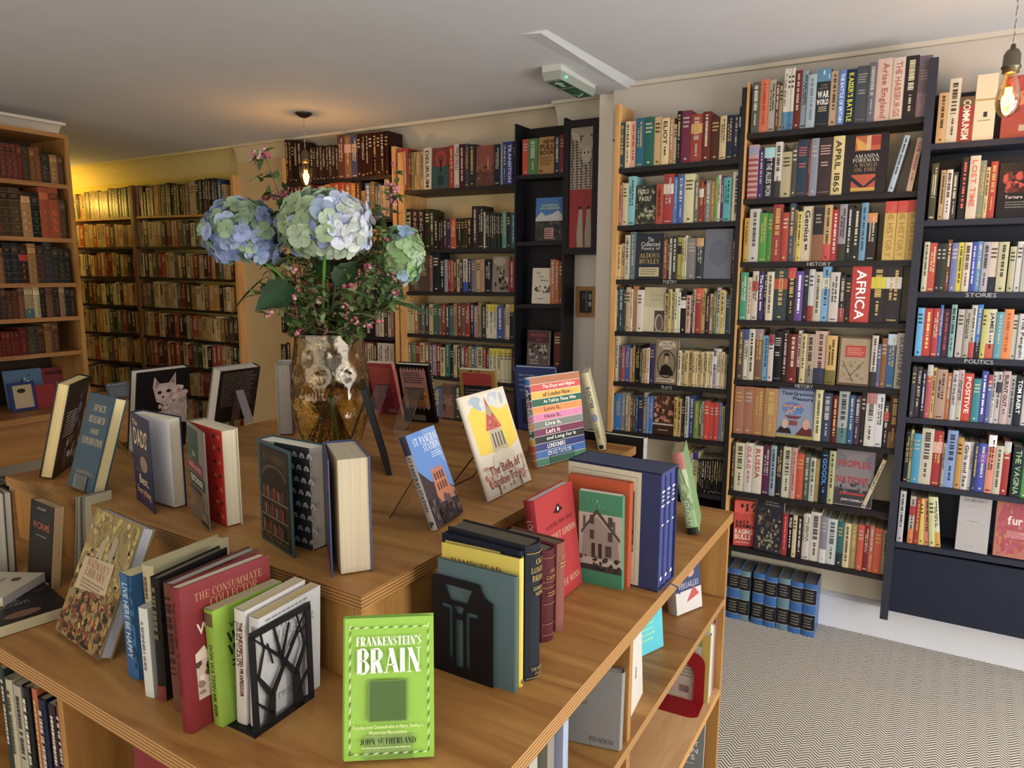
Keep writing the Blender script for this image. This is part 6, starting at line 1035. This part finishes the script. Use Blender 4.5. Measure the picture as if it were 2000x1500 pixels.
# ================================================================ VASE AND FLOWERS
VX, VY = -1.508, 1.52
va = thing('vase', 'large amber glass vase with dimpled sides holding water and stems', 'vase', (VX, VY, ZU))
prof = [(.0, .0), (.072, .0), (.080, .012), (.094, .05), (.107, .10), (.112, .15), (.110, .20), (.103, .255), (.095, .305), (.0935, .326), (.092, .330), (.0905, .326), (.092, .300), (.100, .25), (.107, .2), (.109, .15), (.104, .10), (.091, .052), (.077, .02), (.0, .016)]
q = MB(); nn = 96; rows = []
def dimp(a, z):
    d = 0
    for j, zc in enumerate((.115, .165, .215, .265)):
        n_ = 9; ph = (a * n_ / (2 * math.pi) + (.5 if j % 2 else 0)) % 1 - .5
        d += math.exp(-(ph / .26) ** 2 - ((z - zc) / .019) ** 2)
    return d * .0065
for i in range(len(prof) - 1):
    (r0, z0_), (r1_, z1_) = prof[i], prof[i + 1]; kk = 6 if abs(z1_ - z0_) > .02 else 1
    for k_ in range(kk):
        t = k_ / kk; r, z = r0 + (r1_ - r0) * t, z0_ + (z1_ - z0_) * t
        rows.append([((r - (dimp(2 * math.pi * k / nn, z) if r > .08 else 0)) * math.cos(2 * math.pi * k / nn), (r - (dimp(2 * math.pi * k / nn, z) if r > .08 else 0)) * math.sin(2 * math.pi * k / nn), z) for k in range(nn)])
q.grid(rows, 'ddd', True); q.build('glass_body', 'amber', va, smooth=True)
q = MB(); q.lathe([(.0, .017), (.0745, .021), (.088, .053), (.0945, .10), (.099, .148), (.099, .152), (0, .152)], 'ddd', 32); q.build('water', 'water', va, smooth=True); va.scale = (1.04, 1.04, 1.05)
P0 = (VX, VY)
rf = random.Random(5)
def ball(q, c, r, cc, n=6):
    rows = [[(c[0] + r * math.sin(math.pi * i / n) * math.cos(2 * math.pi * k / 8), c[1] + r * math.sin(math.pi * i / n) * math.sin(2 * math.pi * k / 8), c[2] + r * math.cos(math.pi * i / n)) for k in range(8)] for i in range(n + 1)]
    q.grid(rows, cc, True)
def leaf(q, base, d, up, L, W, c, curl=.25, n=7):
    d = Vector(d).normalized(); s = d.cross(Vector(up)); s = s.normalized() if s.length > .01 else Vector((1, 0, 0)); u = s.cross(d).normalized(); base = Vector(base); rows = []
    for i in range(n + 1):
        t = i / n; w = W * math.sin(math.pi * min(1, t ** .75 * 1.0)) * (1 - t * .25) if t < 1 else 0; w = max(w, .0004)
        if 0 < i < n and L > .06: w *= 1 + .08 * (-1) ** i
        mid = base + d * (L * t) - u * (curl * L * t * t); rows.append([mid - s * w + u * w * .25, mid - s * w * .5 + u * w * .05, mid, mid + s * w * .5 + u * w * .05, mid + s * w + u * w * .25])
    q.grid(rows, lambda a, k: c if k % 3 else shade(c, .86))
def hydrangea(px, py, off, rx, rz, pal, label, n=150, sz=.021, bx=0, ry=None):
    c = hp(px, py, P0, off); ry = ry or rx; root = thing('hydrangea', label, 'flower', c, group='hydrangeas in the vase'); q = MB(); ga = math.pi * (3 - math.sqrt(5))
    for i in range(n):
        zz = 1 - 1.75 * (i + .5) / n; rr = math.sqrt(max(0, 1 - zz * zz)); a = ga * i
        nrm = Vector((rr * math.cos(a), rr * math.sin(a), zz)); jit = rf.uniform(.88, 1.08)
        p = Vector((nrm.x * rx, nrm.y * ry, nrm.z * rz)) * jit; nrm = (nrm + Vector((rf.uniform(-.3, .3), rf.uniform(-.3, .3), rf.uniform(-.3, .3)))).normalized()
        t1 = nrm.orthogonal().normalized(); t2 = nrm.cross(t1); ph = rf.random() * 6; sc = sz * rf.uniform(.75, 1.15)
        side = (p.dot(Vector((rt.x, rt.y, 0)))) / rx; cc = pal(side, p.z / rz, rf)
        for k in range(4):
            b = ph + k * math.pi / 2; d = t1 * math.cos(b) + t2 * math.sin(b); e = nrm.cross(d); lift = rf.uniform(-.15, .35); ck = shade(cc, rf.uniform(.9, 1.08))
            rows = []
            for s_, w in ((0.02, .15), (.35, .48), (.7, .6), (.92, .42), (1.02, .12)):
                m_ = p + d * (sc * s_) + nrm * (sc * lift * s_ * s_); rows.append([m_ - e * (sc * w) + nrm * sc * .08, m_, m_ + e * (sc * w) + nrm * sc * .08])
            q.grid(rows, ck)
        ball(q, p + nrm * sc * .06, sc * .09, shade(cc, .8), 3)
    q.build('flower_head', 'petal', root, smooth=True)
    q = MB(); q.lathe([(0, -rz * .75), (rx * .55, -rz * .45), (rx * .72, 0), (rx * .5, rz * .5), (0, rz * .68)], '5c6c54', 14); q.build('inner_sprigs', 'leaf', root)
    q = MB(); tip = Vector((0, 0, -rz * .5)); mouth = Vector((VX + rf.uniform(-.04, .04), VY + rf.uniform(-.03, .03), ZU + .32)) - c; foot = Vector((VX - (mouth.x + c.x - VX) * .8, VY - (mouth.y + c.y - VY) * .8, ZU + .03)) - c
    pts = [tip.lerp(mouth, t) + Vector((0, 0, .05 * math.sin(math.pi * t))) for t in (0, .2, .4, .6, .8, 1)] + [mouth.lerp(foot, .5), foot]
    q.tube(pts, .0045, '5c8c3c', 7); q.build('stem', 'leaf', root, smooth=True)
    return root, c
def pal_left(s, z, r): return r.choice(['9cacd4', '8c9ecc', 'a4b4d4', '94a4c8'] if r.random() < .62 - .35 * z else ['8ca484', '94ac8c', '7c9474'])
def pal_mid(s, z, r):
    if s > .25 + r.uniform(-.2, .2): return r.choice(['c8ccdc', 'd0d4e0', 'b8c4e0', 'ccd4cc']) if z > -.5 else r.choice(['a8b8a0', 'b4c0a8'])
    if z < -.1 and abs(s) < .5 and r.random() < .5: return r.choice(['90a4d8', 'a0b2dc', '98a8cc'])
    return r.choice(['94a884', '9cb08c', '88a07c', 'a8b8a0', '98a8c4'])
def pal_right(s, z, r): return r.choice(['8cb074', '98b884', 'a0bc90', 'a8c498', '94acc8', 'b4ccb8', 'a4bc8c'])
h1, c1 = hydrangea(476, 460, -.03, .104, .09, pal_left, 'blue hydrangea head with green patches, left side of the bouquet', 130, .026)
h2, c2 = hydrangea(636, 443, -.10, .116, .088, pal_mid, 'largest hydrangea head, pale green, blue and white, centre of bouquet', 150, .029)
h3, c3 = hydrangea(786, 505, .06, .055, .088, pal_right, 'small green-white hydrangea head drooping on the right of the bouquet', 60, .024)
def big_leaf(root, c, px, py, off, tx, ty, toff, W, cc, up=(0, -.3, 1)):
    a, b = hp(px, py, P0, off) - c, hp(tx, ty, P0, toff) - c; q = MB(); leaf(q, a, b - a, up, (b - a).length, W, cc, .15, 10); q.build('leaf', 'leaf', root, smooth=True)
    q = MB(); st = Vector((VX, VY, ZU + .31)) - c; q.tube([st, st.lerp(a, .5) + Vector((0, 0, .02)), a], .0022, '4c6c34', 5); q.build('leaf_stalk', 'leaf', root)
big_leaf(h1, c1, 575, 560, -.06, 495, 600, -.12, .055, '2c4a2c', (.3, -1, .4))
big_leaf(h1, c1, 520, 540, .02, 432, 612, .04, .022, '3c5c34')
big_leaf(h1, c1, 560, 500, .0, 470, 500, .02, .030, '243c24')
big_leaf(h2, c2, 640, 545, -.03, 610, 490, .02, .035, '2c4824', (.5, -1, 0))
big_leaf(h2, c2, 655, 560, .0, 700, 505, .03, .040, '34502c', (.5, -1, 0))
big_leaf(h2, c2, 700, 560, .03, 735, 600, .0, .03, '3c5830', (.5, -1, 0))
big_leaf(h3, c3, 760, 590, -.02, 850, 606, -.05, .020, '3c5c38', (0, -.2, 1))
big_leaf(h3, c3, 740, 545, .0, 792, 590, .03, .040, '34542c', (.5, -1, .2))
big_leaf(h3, c3, 700, 600, .04, 790, 560, .08, .032, '3a5830', (.5, -1, .2))
BR = [(516, 300, .02, 'tallest pink-berried sprig rising at the left of the bouquet'), (560, 375, .0, 'pink-berried sprig just left of the largest hydrangea'), (772, 372, .04, 'pink-berried sprig rising on the right by the bookcase edge'), (742, 440, .02, 'leafy sprig leaning right behind the small hydrangea'), (800, 470, .1, 'fine twiggy sprig at the right behind the bouquet'), (555, 530, -.08, 'low sprig with pink berries left of the vase mouth'), (505, 560, .02, 'low leafy sprig spreading left of the vase mouth'),
      (680, 560, -.10, 'low sprig with pink berries in front, above the vase mouth'), (730, 545, -.08, 'leafy sprig in front spreading to the right'), (610, 570, -.12, 'short leafy sprig at the front centre of the vase mouth'), (765, 520, .05, 'berried sprig between the hydrangea heads on the right'), (590, 500, .06, 'dark leafy sprig behind the bouquet centre'), (650, 520, .08, 'leafy sprig behind and below the largest hydrangea'), (705, 470, .07, 'leafy sprig filling the gap right of centre'), (780, 575, .0, 'spreading low sprig on the right of the vase mouth'), (530, 470, .07, 'thin leafy sprig behind the left hydrangea'), (700, 610, -.11, 'shortest leafy sprig over the vase rim'), (570, 600, -.06, 'short leafy sprig over the left of the vase rim')]
for bi, (px, py, off, lb) in enumerate(BR):
    r2 = random.Random(100 + bi); tip = hp(px, py, P0, off); m0 = Vector((VX + (tip.x - VX) * .25 + r2.uniform(-.02, .02), VY + (tip.y - VY) * .25 + r2.uniform(-.02, .02), ZU + .31)); d = m0 - Vector((VX, VY, m0.z))
    if d.length > .07: m0 -= d * (1 - .07 / d.length)
    ft = Vector((VX - (m0.x - VX) * .9, VY - (m0.y - VY) * .9, ZU + .025)); root = thing('berry_sprig', lb, 'sprig', m0, group='snowberry sprigs in the vase')
    bend = Vector((r2.uniform(-.02, .02), r2.uniform(-.02, .02), .0)); tt = [i / 10 for i in range(11)]
    main = [m0.lerp(tip, t) + bend * math.sin(math.pi * t) * 1.5 - m0 for t in tt]
    st, lf, clusters = MB(), MB(), []; st.tube([ft - m0, (ft - m0) * .5] + main, [.002, .002] + [.0022 - .0012 * t for t in tt], '5c4a38', 5)
    L = (tip - m0).length; nl = int(8 + L * 55)
    for j in range(nl):
        t = r2.uniform(.06, 1); k = min(int(t * 10), 9); p = main[k].lerp(main[k + 1], t * 10 - k); dr = Vector((r2.uniform(-1, 1), r2.uniform(-1, 1), r2.uniform(-.4, .9))).normalized(); br = p + dr * r2.uniform(.01, .075)
        if (br + m0).z < ZU + .325: br.z = ZU + .325 - m0.z + r2.uniform(0, .03)
        st.tube([p, p.lerp(br, .6) + Vector((0, 0, .004)), br], .0009, '6c5c3c', 4)
        for _ in range(3): leaf(lf, p.lerp(br, r2.uniform(.3, 1)), Vector((r2.uniform(-1, 1), r2.uniform(-1, 1), r2.uniform(-.5, .8))), (r2.uniform(-.5, .5), r2.uniform(-.5, .5), 1), r2.uniform(.02, .042), r2.uniform(.008, .014), r2.choice(['3c5428', '4c6434', '5c7440', '748c54', '344a26', '8c9c68']), .3, 4)
        if r2.random() < .12 or t > .95:
            be = MB(); clusters.append(be)
            for _ in range(r2.randint(2, 7)): ball(be, br + Vector((r2.uniform(-.009, .009), r2.uniform(-.009, .009), r2.uniform(-.009, .009))), r2.uniform(.0035, .0062), r2.choice(['b86474', 'c8808c', 'c47c84', 'd0a0a4', 'a84c60', 'ccacA8'.lower()]), 5)
    be = MB(); clusters.append(be)
    for _ in range(9): ball(be, main[-1] + Vector((r2.uniform(-.013, .013), r2.uniform(-.013, .013), r2.uniform(-.012, .01))), r2.uniform(.004, .0065), r2.choice(['b86474', 'c8808c', 'cc8c94', 'a84c60']), 5) if bi in (0, 1, 2, 7, 10) else None
    st.build('twig', 'leaf', root); lf.build('leaves', 'leaf', root, smooth=True); [q_.build('berry_cluster', 'petal', root, smooth=True) for q_ in clusters if q_.v]

# ================================================================ LAMPS, SIGN AND PICTURES
def pendant(x, y, zb, s, label, power, rose=True, zrose=CE, lc=(1, .62, .26)):
    root = thing('pendant_lamp', label, 'lamp', (x, y, zb), group='bare filament bulbs on braided cords')
    zt = zrose - zb; q = MB()
    if rose: q.lathe([(.0, zt - .026 * s), (.012 * s, zt - .026 * s), (.03 * s, zt - .018 * s), (.046 * s, zt - .006 * s), (.048 * s, zt), (0, zt)], '4c4844', 24); q.build('ceiling_rose', 'metal', root, smooth=True)
    q = MB(); z0 = .17 * s; n = 26
    for k in (0, 1): q.tube([(.0016 * math.cos(i * 1.3 + k * math.pi) - .022 * (1 - i / n) * 0, .0016 * math.sin(i * 1.3 + k * math.pi), z0 + (zt - .02 * s - z0) * i / n) for i in range(n + 1)], .0014, ['7c7468', 'b8b0a0'][k], 5)
    q.build('braided_cord', 'card', root)
    q = MB(); q.lathe([(0, .175 * s), (.006 * s, .175 * s), (.008 * s, .163 * s), (.016 * s, .158 * s), (.0225 * s, .145 * s), (.0235 * s, .115 * s), (.026 * s, .112 * s), (.026 * s, .106 * s), (.0225 * s, .104 * s), (.0225 * s, .092 * s), (0, .092 * s)], '6c6454', 20); q.build('lamp_holder', 'metal', root, smooth=True)
    q = MB(); q.lathe([(.0165 * s, .096 * s), (.018 * s, .08 * s), (.024 * s, .06 * s), (.031 * s, .03 * s), (.0325 * s, .01 * s), (.029 * s, -.012 * s), (.019 * s, -.03 * s), (.006 * s, -.038 * s), (0, -.038 * s)], 'ddd', 24); b = q.build('bulb', 'bulb', root, smooth=True)
    q = MB(); k = 6
    for i in range(k):
        a0, a1 = 2 * math.pi * i / k, 2 * math.pi * (i + .5) / k; q.tube([(.011 * s * math.cos(a0), .011 * s * math.sin(a0), -.005 * s), (.008 * s * math.cos(a0), .008 * s * math.sin(a0), .05 * s), (.008 * s * math.cos(a1), .008 * s * math.sin(a1), .05 * s), (.011 * s * math.cos(a1), .011 * s * math.sin(a1), -.005 * s)], .0011 * s, 'fb6', 5)
    f = q.build('filament', 'filament', b)
    l = bpy.data.lights.new('bulb_light', 'POINT'); l.energy = power; l.color = lc; l.shadow_soft_size = .02; o = bpy.data.objects.new('bulb_light', l); COLL.objects.link(o); o.parent = root; o.location = (0, 0, .02)
r1 = ray(598, 350); k1 = 3.06 / r1.y; pendant(r1.x * k1, 3.06, H + r1.z * k1, 1.0, 'filament bulb hanging from a dark ceiling rose behind the flowers', 6)
r2_ = ray(1967, 205); k2 = 2.72 / r2_.y; pendant(r2_.x * k2, 2.72, H + r2_.z * k2, 1.0, 'filament bulb hanging at the top right corner before the navy bookcase', 3.5)
pendant(-6.75, 3.2, H + .60, 1.0, 'filament bulb hidden in the recess, lighting its yellow wall', 26, lc=(1, .86, .34))
# emergency exit box on the ceiling
ex = thing('exit_sign', 'white ceiling exit box with green underside, arrow and running figure', 'sign', (-1.49, 3.075, CE - .006))
q = MB(); q.box((-.046, -.185, -.028), (.046, .185, .006), 'c8c8c4'); q.build('housing', 'paint', ex)
q = MB(); q.hexa([(-.040, -.178, -.062), (.040, -.178, -.062), (.040, .178, -.062), (-.040, .178, -.062), (-.047, -.187, -.028), (.047, -.187, -.028), (.047, .187, -.028), (-.047, .187, -.028)], '9ca49c'); q.build('diffuser', 'print', ex)
q = MB(); e = -.0625
def ep(pts, c, dz=0): q.poly([(x, y, e - dz) for x, y in pts], c)
ep([(-.036, -.15), (.036, -.15), (.036, .165), (-.036, .165)], '2c6c4c')
ep([(-.036, -.03), (.036, -.03), (.036, -.018), (-.036, -.018)], 'a8b4ac', .0003)
ep([(0, -.14), (.028, -.105), (.01, -.105), (.01, -.05), (-.01, -.05), (-.01, -.105), (-.028, -.105)], 'ccd8d0', .0003)
ep([(-.028, .02), (.028, .02), (.028, .07), (-.028, .07)], '34745c', .0003); ep([(.012, .09), (.022, .085), (.024, .1), (.016, .105)], 'ccd8d0', .0004)
ep([(.01, .085), (.012, .11), (-.01, .12), (-.026, .095), (-.03, .1), (-.014, .13), (-.03, .15), (-.024, .154), (-.004, .134), (.016, .12)], 'ccd8d0', .0004); q.build('green_panel', 'print', ex)
q = MB(); ball(q, (.0475, -.13, -.045), .004, '3f9'); q.build('indicator', 'led', ex)
# tall framed poster beside the black cabinet
a, b, c = hy(1105, 497, 3.43), hy(1150, 500, 3.43), hy(1136, 233, 3.43); x0, x1, zb, zt = -1.683, -1.497, a.z, c.z
ps = thing('framed_poster', 'tall black-framed picture, patterned top over red skirt and pale boots', 'picture', (x0, 3.43, zb)); W, Hh = x1 - x0, zt - zb
q = MB()
for m_, n_ in (((0, 0, 0), (W, .148, .035)), ((0, 0, Hh - .035), (W, .148, Hh)), ((0, 0, .035), (.022, .148, Hh - .035)), ((W - .03, 0, .035), (W, .148, Hh - .035))): q.box(m_, n_, '201e26')
q.build('frame', 'paint', ps)
q = MB(); q.box((.022, .02, .035), (W - .03, .10, Hh - .035), '8c8478')
sq = []; r9 = random.Random(9)
for i in range(20):
    for j in range(5):
        u, v = .06 + j * .19 + r9.uniform(-.02, .02), .50 + i * .022; sq.append(('P', [(u, v), (u + .1, v + .004), (u + .09, v + .014), (u + .05, v + .01), (u + .01, v + .015)], '2c2626'))
draw(q, lambda u, v, e: (.022 + u * (W - .052), .02 - e, .035 + v * (Hh - .07)), [('R', 0, .48, 1, 1, 'a89c90')] + sq + [('R', 0, 0, 1, .49, '9c2028'), ('E', .72, .86, .26, .08, 'a8a494'), ('E', .7, .77, .22, .07, 'b4b0a4'), ('E', .62, .79, .03, .01, '2c2626'), ('E', .78, .79, .03, .01, '2c2626'), ('P', [(.04, .98), (.4, .94), (.5, .8), (.3, .9), (.1, .9)], 'b0a89c'),
    ('P', [(.36, .0), (.34, .12), (.42, .32), (.56, .33), (.6, .12), (.62, 0)], 'a8a090'), ('P', [(.7, .0), (.68, .12), (.76, .32), (.9, .33), (.96, .12), (.96, 0)], 'a09888'), ('E', .49, .335, .08, .012, '2c2424'), ('E', .83, .335, .08, .012, '2c2424'), ('L', .64, .02, .66, .22, .01, '3c1c1c')])
q.build('picture', 'print', ps)
a, b = hy(1127, 618, 3.575), hy(1163, 560, 3.575); sf = thing('small_picture', 'small wooden-framed dark picture on the white wall under the tall poster', 'picture', (a.x, 3.555, a.z)); W, Hh = b.x - a.x + .012, b.z - a.z
q = MB()
for m_, n_ in (((0, 0, 0), (W, .024, .022)), ((0, 0, Hh - .022), (W, .024, Hh)), ((0, 0, .022), (.022, .024, Hh - .022)), ((W - .022, 0, .022), (W, .024, Hh - .022))): q.box(m_, n_, '7c5434')
q.build('frame', 'wood', sf); q = MB(); q.box((.022, .01, .022), (W - .022, .023, Hh - .022), '1c1c20')
draw(q, lambda u, v, e: (.022 + u * (W - .044), .01 - e, .022 + v * (Hh - .044)), [('E', .3, .75, .2, .12, '3c3c7c'), ('R', .66, .3, .9, .5, 'a8b0a8'), ('R', .7, .6, .88, .85, '98a098'), ('L', .5, .1, .5, .95, .02, '9c9c98')]); q.build('picture', 'print', sf)
